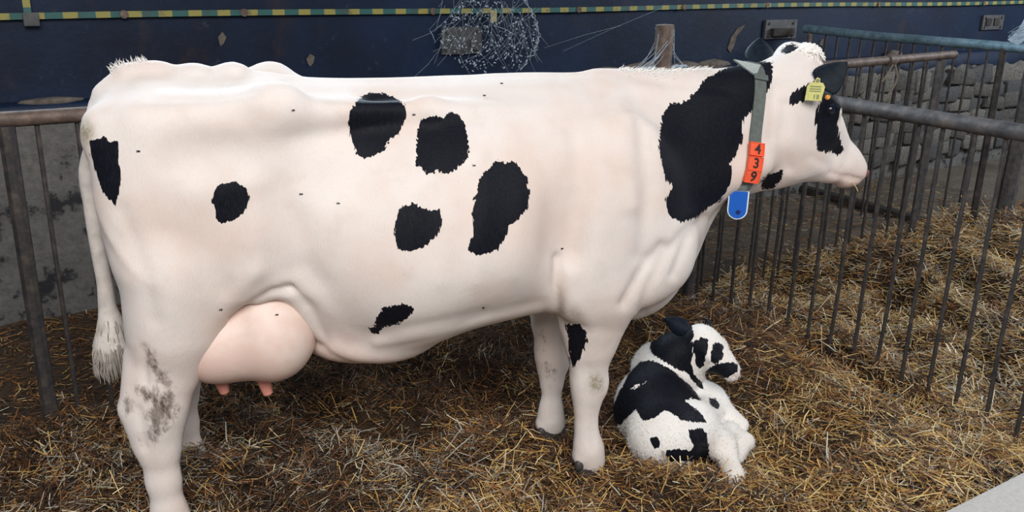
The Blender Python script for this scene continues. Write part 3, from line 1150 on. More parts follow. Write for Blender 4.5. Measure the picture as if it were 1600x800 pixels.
# belly: navel fold and brisket
fb.ell((.62, 0, .60), (.22, .22, .09), .08)
fb.ell((1.565, 0, .72), (.12, .12, .14), .08)
fb.ell((1.50, 0, .605), (.10, .07, .06), .06)
fb.cone((1.62, 0, .80), (1.80, 0, 1.0), .085, .055, .07, .6)

# legs
HN, HF, FN, FF = -.175, .175, -.155, .135
hind = [(.11, .84, .150), (.075, .755, .128), (.055, .69, .108), (.040, .62, .093), (.012, .55, .083), (-.008, .48, .076), (-.014, .42, .070), (-.017, .34, .056), (-.014, .23, .044), (-.008, .12, .046), (.012, .055, .052)]
for y_, ds in ((HN, 0.0), (HF, .035)):
    fb.chain([(s_ + ds, y_, z_, r_) for s_, z_, r_ in hind], .035, .74)
    fb.cone((-.082 + ds, y_, .478), (-.052 + ds, y_, .64), .023, .026, .035)
    fb.cone((-.082 + ds, y_, .478), (-.055 + ds, y_, .36), .024, .025, .03)
    fb.ell((.035 + ds, y_, .48), (.035, .05, .055), .03)
    fb.cone((.06 + ds, y_, .72), (.06 + ds, y_ * 1.05, .9), .10, .12, .06)
    fb.ell((-.05 + ds, y_, .075), (.02, .03, .018), .02)
front_n = [(1.36, .76, .125), (1.352, .66, .112), (1.349, .60, .104), (1.347, .52, .078), (1.344, .43, .055), (1.346, .385, .054), (1.346, .335, .045), (1.344, .28, .034), (1.346, .22, .0325), (1.352, .165, .036), (1.360, .125, .045), (1.372, .075, .050)]
fb.chain([(s_, FN, z_, r_) for s_, z_, r_ in front_n], .035, .82)
front_f = [(1.33, .74, .12), (1.308, .60, .085), (1.308, .49, .067), (1.314, .39, .058), (1.318, .345, .056), (1.317, .295, .043), (1.318, .24, .034), (1.318, .15, .035), (1.319, .10, .043), (1.326, .06, .048)]
fb.chain([(s_, FF, z_, r_) for s_, z_, r_ in front_f], .035, .82)
for s_, y_, z_ in ((1.385, FN, .375), (1.345, FF, .335)):
    fb.ell((s_, y_, z_), (.024, .036, .042), .025)
for s_, y_, z_ in ((1.322, FN, .10), (1.28, FF, .075)):
    fb.ell((s_, y_, z_), (.018, .028, .018), .02)

# neck
fb.cone((1.44, 0, 1.13), (1.78, 0, 1.165), .225, .190, .09, .62)
fb.cone((1.76, 0, 1.165), (2.04, 0, 1.235), .185, .155, .08, .62)
fb.cone((1.40, 0, 1.335), (1.92, 0, 1.335), .042, .045, .08)
fb.cone((1.88, 0, 1.325), (2.07, 0, 1.39), .055, .060, .06)
fb.cone((1.72, 0, .95), (2.0, 0, 1.075), .055, .055, .07, .6)
fb.cone((1.53, -.11, .98), (1.93, -.085, 1.10), .07, .06, .08)
fb.cone((1.53, .11, .98), (1.93, .085, 1.10), .07, .06, .08)

# head frame: a runs poll to muzzle, b is the forehead normal, c points to the cow's left
HO = np.array([2.115, 0.0, 1.435])
HPSI, HPIT = math.radians(6), math.radians(44)
ha = np.array([math.cos(HPIT) * math.cos(HPSI), math.cos(HPIT) * math.sin(HPSI), -math.sin(HPIT)])
hb_ = np.array([math.sin(HPIT) * math.cos(HPSI), math.sin(HPIT) * math.sin(HPSI), math.cos(HPIT)])
hc = np.cross(hb_, ha)
HR = np.stack([ha, hc, hb_], 1)


def hp(a, c, b):
    return HO + ha * a + hc * c + hb_ * b


def hell(c, r, k=.04, sub=False):
    fb.ell(hp(*c), r, k, HR, sub)


hell((.07, 0, -.075), (.125, .105, .095), .05)                # skull
hell((.015, 0, .01), (.05, .065, .055), .045)                 # poll
hell((.20, 0, -.075), (.14, .090, .075), .05)                 # brow and face
hell((.34, 0, -.085), (.17, .062, .062), .05)
hell((.455, 0, -.095), (.080, .068, .066), .04)               # muzzle
hell((.50, 0, -.090), (.042, .060, .052), .03)
hell((.465, 0, -.140), (.050, .048, .028), .025)              # lower lip and chin
for s in (-1, 1):
    hell((.165, s * .058, -.200), (.155, .042, .125), .05)     # cheek
    fb.cone(hp(.13, s * .045, -.250), hp(.40, s * .028, -.160), .045, .032, .05)
    hell((.175, s * .083, -.045), (.045, .028, .030), .03)    # brow
    hell((.170, s * .114, -.070), (.030, .014, .022), .012, True)
    hell((.525, s * .040, -.070), (.015, .013, .020), .010, True)
    fb.cone(hp(.49, s * .062, -.128), hp(.40, s * .066, -.140), .005, .004, .008, sub=True)
fb.cone(hp(.10, 0, -.22), (1.95, 0, 1.10), .085, .10, .06, .7)
fb.cone((2.275, 0, 1.050), (2.09, 0, 1.080), .040, .078, .05, .85)
fb.cone((2.09, 0, 1.085), (1.92, 0, 1.075), .080, .075, .05, .7)
fb.cone((2.07, 0, 1.035), (1.99, 0, 1.030), .030, .034, .04, .7)
hell((-.010, .052, .000), (.042, .042, .050), .03)  # throat
V, Q = fb.mesh(3)
# finer modelling strokes: folds, creases, ridges (depth along the normal, + out)
body_me = mesh_np('body', V, Q)
vn = np.zeros(len(V) * 3, np.float32)
body_me.vertices.foreach_get('normal', vn)
vn = vn.reshape(-1, 3)


def polyline_d(P, pl):
    d = np.full(len(P), 1e9)
    for (x0, y0), (x1, y1) in zip(pl, pl[1:]):
        ex, ey = x1 - x0, y1 - y0
        t = np.clip(((P[:, 0] - x0) * ex + (P[:, 1] - y0) * ey) / (ex * ex + ey * ey), 0, 1)
        d = np.minimum(d, np.hypot(P[:, 0] - x0 - t * ex, P[:, 1] - y0 - t * ey))
    return d


STROKES = [
    ([(452, 456), (425, 458), (395, 475), (362, 500)], 7, -.010), ([(400, 425), (375, 450), (350, 490)], 16, .008),
    ([(452, 456), (485, 485), (508, 535)], 10, -.012), ([(470, 440), (510, 480), (545, 520)], 16, .007),
    ([(872, 405), (869, 445), (873, 492)], 7, -.016), ([(892, 430), (888, 490)], 12, .009),
    ([(908, 215), (908, 300), (890, 390)], 22, -.017), ([(440, 300), (468, 380), (480, 440)], 38, -.016), ([(398, 290), (398, 420)], 24, .008), ([(560, 250), (640, 300)], 45, .006), ([(965, 150), (975, 230), (985, 320)], 16, .010),
    ([(1004, 190), (1014, 290), (1004, 400)], 15, -.014), ([(1100, 340), (1072, 380), (1052, 430)], 7, -.010),
    ([(1082, 350), (1042, 395), (1015, 445), (1003, 485)], 8, -.009), ([(1035, 385), (1000, 430), (975, 475)], 9, -.013),
    ([(590, 535), (680, 520), (760, 500), (840, 485)], 9, .006), ([(590, 520), (680, 505), (760, 488)], 10, -.004),
    ([(640, 190), (650, 300), (640, 420)], 13, .0035), ([(690, 180), (705, 300), (690, 440)], 13, .0035), ([(740, 180), (760, 300), (745, 440)], 13, .0035), ([(795, 190), (815, 310), (800, 430)], 13, .003),
    ([(190, 330), (225, 420), (240, 500)], 15, -.006), ([(300, 300), (290, 400), (270, 480)], 30, .006),
    ([(1228, 165), (1222, 215), (1232, 262)], 9, -.008), ([(1268, 245), (1300, 262)], 7, -.004), ([(1345, 281), (1322, 277), (1298, 271)], 4.5, -.007), ([(1332, 225), (1318, 262)], 8, -.004),
    ([(1212, 130), (1206, 215)], 8, -.006), ([(224, 545), (226, 600)], 6, -.009), ([(216, 640), (226, 700)], 6, -.007), ([(240, 620), (262, 660)], 12, .004),
    ([(905, 560), (902, 585)], 7, .003), ([(925, 640), (927, 700)], 5, -.004), ([(860, 610), (862, 655)], 5, -.004),
    ([(235, 150), (330, 150), (395, 140)], 10, -.006), ([(900, 470), (930, 520), (925, 560)], 10, .004),
    ([(600, 150), (700, 155), (820, 150)], 14, -.003), ([(560, 260), (480, 330), (430, 420)], 40, -.006),
]
Wp = proj(cow_world(V))
Vmir = V.copy()
Vmir[:, 1] = -np.abs(V[:, 1])
Wp2 = proj(cow_world(Vmir))
facing = np.clip(np.abs(vn[:, 1]) * 2.0, 0, 1)
disp = np.zeros(len(V))
for pl, wd_, dep in STROKES:
    fold_leg = pl[0][1] > 500 and 830 < pl[0][0] < 880
    d_ = polyline_d(Wp if fold_leg else Wp2, pl)
    disp += dep * np.exp(-(d_ / wd_) ** 2)
V = V + vn * (disp * facing)[:, None]
body_me.vertices.foreach_set('co', V.astype(np.float32).ravel())
body_me.update()
body = link('body', body_me, M['coat'], cow)
Wp = proj(cow_world(V))
xl, yl, zl = V.T
near = yl < 0.03

SPOT = [
    sc_([(180, 395), (215, 385), (270, 390), (330, 415), (355, 440), (362, 480), (345, 520), (325, 560), (290, 580), (265, 630), (235, 645), (210, 655), (180, 662), (155, 645), (145, 610), (125, 575), (117, 520), (125, 470), (150, 425)], 2.667, 500, 0),
    sc_([(430, 495), (480, 485), (520, 488), (545, 468), (575, 475), (600, 505), (615, 560), (622, 610), (615, 660), (585, 690), (560, 715), (520, 725), (500, 720), (490, 700), (470, 725), (440, 725), (420, 700), (400, 690), (400, 640), (403, 580), (410, 530)], 2.667, 500, 0),
    [(752, 275), (765, 262), (775, 250), (790, 255), (805, 252), (822, 275), (828, 300), (824, 325), (808, 345), (795, 352), (788, 375), (775, 392), (755, 398), (740, 398), (733, 390), (738, 370), (742, 345), (737, 335), (742, 310), (748, 290)],
    [(617, 350), (625, 322), (640, 320), (648, 315), (655, 325), (675, 328), (688, 325), (690, 345), (685, 365), (670, 380), (655, 390), (635, 393), (620, 388), (618, 370)],
    [(335, 300), (345, 288), (368, 282), (375, 290), (388, 293), (390, 310), (385, 328), (365, 345), (345, 350), (335, 340), (338, 325), (330, 318)],
    [(140, 222), (150, 218), (162, 213), (172, 220), (185, 222), (184, 250), (188, 280), (185, 305), (180, 322), (168, 310), (155, 290), (147, 262), (141, 240)],
    [(588, 498), (597, 482), (615, 477), (635, 475), (647, 482), (640, 495), (625, 505), (600, 512), (588, 522), (578, 520), (577, 512), (585, 510)],
]
NECK = [(1035, 180), (1048, 160), (1058, 163), (1075, 155), (1090, 140), (1100, 125), (1120, 113), (1150, 100), (1175, 96), (1207, 96), (1206, 125), (1198, 146), (1184, 150), (1176, 174), (1161, 187), (1159, 221), (1150, 244), (1141, 255), (1145, 270), (1142, 285), (1125, 315), (1105, 325), (1090, 340), (1065, 347), (1045, 338), (1040, 310), (1052, 290), (1042, 285), (1035, 262), (1030, 235), (1031, 205)]
DEW = [(1188, 285), (1200, 272), (1224, 266), (1220, 282), (1207, 296), (1190, 296)]
LEGP = [(882, 507), (905, 505), (916, 520), (917, 535), (908, 555), (895, 578), (890, 560), (888, 530)]
FACE = sc_([(470, 205), (545, 235), (556, 290), (530, 340), (522, 380), (530, 440), (545, 490), (520, 508), (490, 490), (475, 495), (440, 490), (437, 460), (440, 430), (432, 380), (440, 330), (452, 290), (462, 250)], 2.5, 1100, 40)
EARP = sc_([(335, 290), (345, 265), (370, 245), (405, 230), (430, 215), (470, 215), (470, 270), (420, 290), (400, 290), (370, 300), (340, 318)], 2.5, 1100, 40)
POLL = sc_([(300, 98), (318, 78), (345, 70), (366, 85), (352, 112), (320, 118)], 2.5, 1100, 40)
PINF = [(153, 170), (156, 157), (170, 150), (183, 152), (172, 159)]
PX = 1 / 430.0


def sd(P, poly):
    return poly_sd(P, poly) * PX


BIG = -0.3
black = np.full(len(V), BIG)
mir = V.copy()
mir[:, 1] = -np.abs(mir[:, 1])
Wm = proj(cow_world(mir))
for poly in SPOT:
    use = Wp if True else Wm
    black = np.maximum(black, np.where(near & (xl < 1.75), sd(Wp, poly), BIG))
# the far side carries a few patches of its own, seen only from elsewhere
for c, r in (((.55, 1.05), .22), ((1.0, .85), .17), ((.15, 1.0), .14), ((.95, 1.2), .1)):
    black = np.maximum(black, np.where(yl > .06, r - np.hypot((xl - c[0]) * .9, zl - c[1]), BIG))
black = np.maximum(black, np.where((xl > 1.4), sd(np.where(near[:, None], Wp, Wm), NECK), BIG))
black = np.maximum(black, np.where((xl > 1.7) & (zl < 1.12) & near, sd(Wp, DEW), BIG))
black = np.maximum(black, np.where((yl < -.06) & (xl > 1.2) & (xl < 1.6), sd(Wp, LEGP), BIG))
headv = ((V - HO) @ ha > -.03) & (xl > 2.0)
hcoord = (V - HO) @ HR
hmir = hcoord.copy()
hmir[:, 1] = np.where(hcoord[:, 1] > 0, -hcoord[:, 1], hcoord[:, 1])
Wh = proj(cow_world(HO + hmir @ HR.T))
black = np.maximum(black, np.where(headv & (np.abs(hcoord[:, 1]) > .03), sd(Wh, FACE), BIG))
black = np.maximum(black, np.where(headv & (np.abs(hcoord[:, 1]) > .03), sd(Wh, EARP), BIG))
black = np.maximum(black, np.where((xl > 2.0) & (hcoord[:, 1] > -.02) & (zl > 1.38), sd(Wp, POLL), BIG))
black = np.maximum(black, np.where((yl > .02) & (xl < .1), sd(Wp, PINF), BIG))
float_attr(body_me, 'black', black)

muz = np.clip((hcoord[:, 0] - .47) / .05, 0, 1) * (xl > 2.2)
chin = np.clip((hcoord[:, 0] - .33) / .1, 0, 1) * np.clip((-.115 - hcoord[:, 2]) / .04, 0, 1) * (xl > 2.2)
groin = np.exp(-(((xl - .35) / .25) ** 2 + ((zl - .58) / .10) ** 2))
bel = np.exp(-(((xl - .62) / .22) ** 2 + ((zl - .52) / .05) ** 2)) * .7
float_attr(body_me, 'pink', np.clip(.40 * muz + .25 * chin + groin * .35 + bel * .6, 0, .8))
dirt = np.full(len(V), -.2)
for poly in ([(212, 605), (235, 602), (252, 612), (275, 618), (280, 640), (268, 660), (255, 680), (240, 692), (222, 685), (232, 668), (225, 645), (235, 635), (215, 622)],
             [(225, 545), (240, 552), (250, 575), (262, 580), (270, 600), (262, 612), (248, 600), (240, 580), (228, 565)],
             [(190, 625), (200, 618), (212, 628), (208, 645), (196, 650), (190, 640)]):
    dirt = np.maximum(dirt, np.where((yl < 0) & (xl < .3), sd(Wp, poly), -.2))
dirt = np.where(dirt > -.2, dirt - .012, dirt)
for poly in ([(838, 540), (842, 545), (838, 552)], [(856, 575), (862, 578), (858, 592), (852, 585)], [(848, 520), (853, 524), (850, 530)]):
    dirt = np.maximum(dirt, np.where((yl > 0) & (xl > 1.1) & (xl < 1.6), sd(Wp, poly) - .006, -.2))
float_attr(body_me, 'dirt', dirt)
stain = np.exp(-(((Wp[:, 0] - 133) / 13) ** 2 + ((Wp[:, 1] - 208) / 17) ** 2)) * (yl < 0) * 1.2
stain = np.maximum(stain, np.exp(-(((Wp[:, 0] - 932) / 12) ** 2 + ((Wp[:, 1] - 598) / 15) ** 2)) * (yl < 0) * 1.3)
stain = np.maximum(stain, .5 * np.exp(-(((Wp[:, 0] - 895) / 18) ** 2 + ((Wp[:, 1] - 490) / 8) ** 2)) * near)
stain = np.maximum(stain, .35 * np.exp(-((zl - .03) / .05) ** 2))
float_attr(body_me, 'stain', np.clip(stain, 0, 1))

# udder with teats
k = NT('udder_skin', 0.6)
f_ = k.noise(k.coord(), 9, 4)
g_ = k.noise(k.coord(scale=(50, 50, 50)), 3, 4)
uc = k.mix(k.step(f_, .35, .7), (0.70, 0.52, 0.45), (0.76, 0.63, 0.56))
k.base(k.mix(k.attr('pink'), uc, (0.60, 0.30, 0.25)))
k.p.inputs['Subsurface Weight'].default_value = 0.15
k.p.inputs['Subsurface Radius'].default_value = (0.02, 0.008, 0.005)
k.bump(g_, 0.12, 0.004)
M['udder'] = k.m
fu = Field((-.05, -.36, .38), (.62, .36, .92), 0.009)
fu.ell((.27, 0, .665), (.205, .20, .17), .05)
for s in (-1, 1):
    fu.ell((.325, s * .135, .665), (.135, .145, .155), .06)
    fu.ell((.17, s * .12, .64), (.12, .13, .125), .06)
Vu, Qu = fu.mesh(2)
udder_me = mesh_np('udder', Vu, Qu)
udder = link('udder', udder_me, M['udder'], cow)
udder['label'] = 'full pink udder'
float_attr(udder_me, 'pink', np.clip((.60 - Vu[:, 2]) / .12, 0, 1) * .55 + .55 * np.exp(-((Vu[:, 0] - .03) / .1) ** 2))
M['teat'] = simple('teat_skin', (0.66, 0.27, 0.21), 0.5, 0, .1, 40)
ubvh = BVHTree.FromPolygons([Vector(v) for v in Vu], [tuple(int(i) for i in q) for q in Qu])
for (u, v), off in (((413, 606), -.12), ((345, 600), -.09), ((430, 600), .08), ((360, 600), .08)):
    s_, _, z_ = sag(u, v, off)
    hit = ubvh.ray_cast(Vector((s_, off, .2)), Vector((0, 0, 1)))[0]
    top = hit if hit else Vector((s_, off, z_))
    tube('teat', [top + Vector((-.006, 0, .03)), top + Vector((0, 0, .0)), top + Vector((.005, -.004, -.030)), top + Vector((.010, -.006, -.050)), top + Vector((.012, -.006, -.057))], [.030, .023, .018, .0155, .007], M['teat'], udder, 12)

bbvh = BVHTree.FromPolygons([Vector(v) for v in V], [tuple(int(i) for i in q) for q in Q])


def to_cow(P):
    d = np.asarray(P, float) - COW0
    return Vector((d @ AXC, d @ LFC, d[2]))


def cow_hit(u, v):
    """surface point and normal of the body behind a pixel, in cow coordinates"""
    o_ = to_cow(CC)
    p = to_cow(CC + pray(u, v))
    h = bbvh.ray_cast(o_, (p - o_).normalized())
    return (h[0], h[1]) if h[0] else (None, None)


# hooves
def hoof_mesh():
    bm = bmesh.new()
    for s in (-1, 1):
        rings = []
        for z_, a0, a1, wd in ((0.0, -.062, .078, .034), (.012, -.062, .076, .034), (.04, -.058, .060, .033), (.068, -.052, .044, .030)):
            ring = []
            for j in range(14):
                t_ = 2 * math.pi * j / 14
                cx = (a0 + a1) / 2 + (a1 - a0) / 2 * math.cos(t_)
                yy = s * (wd * .5 + .004) + wd * .62 * math.sin(t_) * (1 - .25 * max(0, math.cos(t_)))
                ring.append(bm.verts.new((cx, yy, z_)))
            rings.append(ring)
        for r0, r1 in zip(rings, rings[1:]):
            for j in range(14):
                bm.faces.new((r0[j], r0[(j + 1) % 14], r1[(j + 1) % 14], r1[j]))
        bm.faces.new(rings[0][::-1])
        bm.faces.new(rings[-1])
    return bm_mesh('hoof', bm)


hm = hoof_mesh()
for s_, y_ in ((1.372, FN), (1.327, FF), (.012, HN), (.047, HF)):
    o = link('hoof', hm, M['hoof'], cow)
    o.location = (s_, y_, -.002)
sharp(hm)
bm = bmesh.new()
bmesh.ops.create_uvsphere(bm, u_segments=10, v_segments=8, radius=1)
for v in bm.verts:
    v.co = Vector((v.co.x * .017, v.co.y * .013, v.co.z * .022))
dew_me = bm_mesh('dewclaw', bm)
for s_, y_, z_ in ((1.318, FN, .082), (1.277, FF, .058), (-.062, HN, .075), (-.027, HF, .075)):
    for q_ in (-1, 1):
        o = link('dewclaw', dew_me, M['hoof'], cow)
        o.location = (s_, y_ + q_ * .024, z_)

# eyes
for s in (-1, 1):
    bm = bmesh.new()
    bmesh.ops.create_uvsphere(bm, u_segments=20, v_segments=12, radius=.0215)
    o = link('eye', bm_mesh('eye', bm), M['eye'], cow)
    o.location = hp(.168, s * .093, -.062)
    tube('eyelid', [hp(.145, s * .098, -.062), hp(.157, s * .106, -.047), hp(.175, s * .108, -.044), hp(.191, s * .102, -.056)], [.004, .007, .007, .004], M['black_hair'], cow, 8)
    bm = bmesh.new()
    bmesh.ops.create_uvsphere(bm, u_segments=12, v_segments=8, radius=.011)
    for v in bm.verts:
        v.co = Vector((v.co.x * 1.1, v.co.y * 1.1, v.co.z * 1.7))
    o = link('nostril', bm_mesh('nostril', bm), M['nostril'], cow)
    p = hp(.522, s * .042, -.070)
    o.matrix_local = Matrix(((HR[0, 0], HR[0, 1], HR[0, 2], p[0]), (HR[1, 0], HR[1, 1], HR[1, 2], p[1]), (HR[2, 0], HR[2, 1], HR[2, 2], p[2]), (0, 0, 0, 1)))


def leaf_mesh(name, base, tip, side, length_w, cup, thick=.006, fold=0.0, blunt=.75):
    """an ear: a cupped leaf with thickness. base, tip: points; side: width direction"""
    base, tip, side = Vector(base), Vector(tip), Vector(side)
    ax_ = tip - base
    side = (side - ax_ * side.dot(ax_) / ax_.length_squared).normalized()
    nor = ax_.normalized().cross(side)
    nu, nv = 14, 10
    bm = bmesh.new()
    lay = []
    for sgn in (1, -1):
        g = []
        for i in range(nu + 1):
            u = i / nu
            wd = length_w * (0.42 * (1 - u) + math.sin(math.pi * min(1, u ** blunt)) ** .75 * .85) * (1 if u < .97 else .6)
            if i == nu:
                wd = length_w * .05
            row = []
            for j in range(nv + 1):
                v = -1 + 2 * j / nv
                th = thick * (1 - v * v) * (1 - .6 * u) + .0012
                p = base + ax_ * u + side * (v * wd) + nor * (-cup * wd * (v * v) * 1.0 + fold * math.sin(u * 3.0)) + nor * sgn * th
                row.append(bm.verts.new(p))
            g.append(row)
        lay.append(g)
    for q, g in enumerate(lay):
        for i in range(nu):
            for j in range(nv):
                f = (g[i][j], g[i + 1][j], g[i + 1][j + 1], g[i][j + 1])
                bm.faces.new(f if q == 0 else f[::-1])
    a, b = lay
    for i in range(nu):
        for j in (0, nv):
            bm.faces.new((a[i][j], a[i + 1][j], b[i + 1][j], b[i][j]))
    for i in (0, nu):
        for j in range(nv):
            bm.faces.new((a[i][j], a[i][j + 1], b[i][j + 1], b[i][j]))
    return bm_mesh(name, bm)


def at_depth(u, v, P):
    """point on the view ray at the camera depth of P (both in cow coordinates)"""
    Pw = cow_world(np.array(P))
    dep = (Pw - CC) @ CF
    return to_cow(CC + pray(u, v) * (dep / FPX))


# near ear: springs from the side of the head and points forward and up, seen from behind
eb = hp(.055, -.105, -.055)
e0 = at_depth(1281, 134, eb)
e1 = at_depth(1324, 97, np.array(eb) + np.array((.07, -.05, 0)))
es = at_depth(1300, 150, eb) - at_depth(1276, 112, eb)
o = link('ear', leaf_mesh('ear', e0, e1, es, .046, .35, .010, 0, .5), M['black_hair'], cow)
o['label'] = 'black near ear'
eb2 = hp(.035, .115, -.03)
f0 = at_depth(1191, 100, eb2)
f1 = at_depth(1187, 59, np.array(eb2) + np.array((0, .05, 0)))
fs = at_depth(1212, 86, eb2) - at_depth(1168, 86, eb2)
o = link('ear', leaf_mesh('ear', f0, f1, fs, .050, -.35, .006, 0, 1.0), M['black_hair'], cow)
o['label'] = 'dark far ear standing up'
# curly white tuft on the poll
bm = bmesh.new()
rr = random.Random(3)
pc = at_depth(1260, 87, np.array(hp(.03, -.03, .03)))
for i in range(260):
    d = Vector((rr.gauss(0, 1), rr.gauss(0, 1), rr.gauss(0, 1))).normalized()
    p = pc + Vector((d.x * .045, d.y * .05, d.z * .042))
    t_ = Vector((rr.gauss(0, .4), rr.gauss(0, .4), -1)).normalized()
    q = p + (t_ * .7 + d * .35) * rr.uniform(.012, .028)
    tube_into(bm, [p, (p + q) / 2 + d * .005, q], [.0035, .003, .0008], 4, False)
r = bmesh.ops.create_icosphere(bm, subdivisions=3, radius=1)
for v in r['verts']:
    v.co = pc + Vector((v.co.x * .046, v.co.y * .052, v.co.z * .043))
tuft_me = bm_mesh('poll_tuft', bm)
M['white_hair'] = simple('white_hair', (0.80, 0.76, 0.71), 0.7, 0, .06, 60)
tuft = link('poll_tuft', tuft_me, M['white_hair'], cow)
tuft['kind'] = 'stuff'
tuft['label'] = 'curly white tuft between the ears'

# tail
tp = [(.03, .0, 1.37), (-.035, .0, 1.345), (-.075, .0, 1.28)]
tw = [.035, .034, .03]
for u, v, r_ in ((139, 262, .026), (144, 320, .024), (152, 380, .022), (163, 440, .022), (168, 480, .026), (174, 510, .040), (176, 535, .056), (177, 555, .052), (178, 568, .032), (178, 576, .008)):
    tp.append(sag(u, v, 0.02))
    tw.append(r_)
# refine the path
tp, tw = np.array(tp), np.array(tw)
tk = np.arange(len(tp))
tf = np.linspace(0, len(tp) - 1, 60)
tpf = hermite(tk, tp, tf)
twf = np.interp(tf, tk, tw)
M['tail_skin'] = simple('tail_coat', (0.56, 0.51, 0.47), .7, 0, .18, 25)  # greyer than the body coat: the tail's shade is put into its colour
tail = tube('tail', [tuple(p) for p in tpf], list(twf), M['tail_skin'], cow, 14)
bm = bmesh.new()
for i in range(700):
    q = rr.uniform(.62, .97)
    j = q * (len(tpf) - 1)
    p = Vector(hermite(tk, tp, np.array([q * (len(tp) - 1)]))[0])
    a = rr.uniform(0, 6.28)
    r_ = float(np.interp(q * (len(tp) - 1), tk, tw)) * .95
    p = p + Vector((math.cos(a) * r_, math.sin(a) * r_, 0))
    L = rr.uniform(.04, .10)
    out = Vector((math.cos(a), math.sin(a), 0))
    cen = Vector(tp[-1])
    q2 = p + Vector((0, 0, -L)) + out * rr.uniform(-.012, .012)
    if q2.z < cen.z - .03:
        q2.z = cen.z - .03 * rr.random()
        q2 += (cen - q2) * .4
    tube_into(bm, [p, (p + q2) / 2 + out * .006, q2], [.0024, .002, .0006], 3, False)
sw = link('tail_switch', bm_mesh('tail_switch', bm), simple('tail_hair', (0.34, 0.305, 0.27), .75, 0, .45, 14), cow)
sw['kind'] = 'stuff'
sw['label'] = 'greyish hair switch at the tail end'

# fringe of hair on the withers and at the tail head
bm = bmesh.new()
for i in range(520):
    if i < 430:
        s_ = rr.uniform(1.45, 1.78)
        h = bbvh.ray_cast(Vector((s_, rr.gauss(0, .02), 1.7)), Vector((0, 0, -1)))
        L, lean = rr.uniform(.012, .026), Vector((.7, 0, .45))
    else:
        s_ = rr.choice((rr.gauss(.035, .006), rr.uniform(-.03, .04), rr.gauss(-.035, .006)))
        h = bbvh.ray_cast(Vector((s_, rr.gauss(0, .012), 1.7)), Vector((0, 0, -1)))
        L, lean = rr.uniform(.010, .026), Vector((-.45, 0, .8))
    if h[0]:
        p = h[0] - Vector((0, 0, .003))
        d = (lean + Vector((rr.gauss(0, .25), rr.gauss(0, .3), rr.gauss(0, .15)))).normalized()
        tube_into(bm, [p, p + d * L * .6, p + d * L + Vector((.002, 0, -.002))], [.0011, .0009, .0003], 3, False)
fr_ = link('mane_hair', bm_mesh('mane_hair', bm), M['white_hair'], cow)
fr_['kind'] = 'stuff'

# flies
fly_spots = [(757, 150), (784, 131), (647, 179), (741, 259), (471, 303), (529, 318), (217, 236), (458, 172), (345, 483), (755, 480), (433, 492), (878, 388)]
bm = bmesh.new()
bmesh.ops.create_uvsphere(bm, u_segments=8, v_segments=6, radius=1)
for v in bm.verts:
    v.co = Vector((v.co.x * .0045, v.co.y * .0022, v.co.z * .0024))
for sgn in (-1, 1):
    vs = [bm.verts.new(p) for p in ((0, 0, .002), (-.006, sgn * .003, .0015), (-.005, sgn * .0005, .0018))]
    bm.faces.new(vs)
fly_me = bm_mesh('fly', bm)
fly_me.materials.append(M['eye'])
names = ['fly on the white back above the right-hand flank patches', 'second fly near the spine, high on the white back', 'fly just right of the round patch highest on the flank', 'fly just left of the tall flank patch',
         'fly on the white flank left of the small patch group, upper one', 'fly on the white flank left of the small patch group, lower one', 'fly on the rump right of the black thigh patch', 'fly on the side below the hip bone', 'fly on the thigh beside the udder', 'fly low on the white ribs in front of the belly patch', 'fly on the pink udder', 'fly behind the shoulder of the cow']
for (u, v), nm in zip(fly_spots, names):
    h, nrm_ = cow_hit(u, v)
    if h is None or u == 433:
        o_ = to_cow(CC)
        h, nrm_ = ubvh.ray_cast(o_, (to_cow(CC + pray(u, v)) - o_).normalized())[:2]
    if h is None:
        continue
    o = bpy.data.objects.new('fly', fly_me)
    COL.objects.link(o)
    wn = AXC * nrm_.x + LFC * nrm_.y + _zz * nrm_.z
    qd = Vector(wn).to_track_quat('Z', 'Y')
    o.rotation_mode = 'QUATERNION'
    o.rotation_quaternion = qd
    o.location = Vector(cow_world(np.array(h))) + Vector(wn) * .002
    tag(o, nm, 'fly', 'flies on the cow')

# ------------------------------------------------------------------ collar, number tags, transponder
collar = empty('neck_collar', COW0, YAW)
tag(collar, 'grey neck collar worn by the standing cow with orange number blocks', 'collar')
c_top, _ = cow_hit(1186, 118)
c_mid, _ = cow_hit(1189, 190)
c_bot, _ = cow_hit(1164, 290)
dtb = Vector((c_top.x - c_bot.x, 0, c_top.z - c_bot.z))
pn = dtb.cross(Vector((0, 1, 0))).normalized()
cen = Vector(((c_top.x + c_bot.x) / 2, 0, 0))
cen.z = (c_top.z + c_bot.z) / 2
cen -= pn * (cen - c_top).dot(pn)
e1_ = Vector((0, 1, 0))
e1_ = (e1_ - pn * e1_.dot(pn)).normalized()
e2_ = pn.cross(e1_)
if e2_.z < 0:
    e2_ = -e2_
ring = []
NR = 72
for i in range(NR):
    a = 2 * math.pi * i / NR
    d = e1_ * math.cos(a) + e2_ * math.sin(a)
    h = bbvh.ray_cast(cen + d * .5, -d)
    r_ = (h[0] - cen).length if h[0] and (h[0] - cen).length < .34 else None
    ring.append(r_)
good = [r for r in ring if r]
ring = np.array([r if r else np.nan for r in ring])
ang = np.arange(NR)
ok = ~np.isnan(ring)
ring = np.interp(ang, ang[ok], ring[ok], period=NR)
# a strap bridges hollows: smooth outward
for _ in range(6):
    ring = np.maximum(ring, (np.roll(ring, 1) + np.roll(ring, -1)) / 2)
hw = .0215


def ring_pt(a, lift=0.0):
    r_ = np.interp(a / (2 * math.pi) * NR, ang, ring, period=NR) + lift
    return cen + (e1_ * math.cos(a) + e2_ * math.sin(a)) * r_


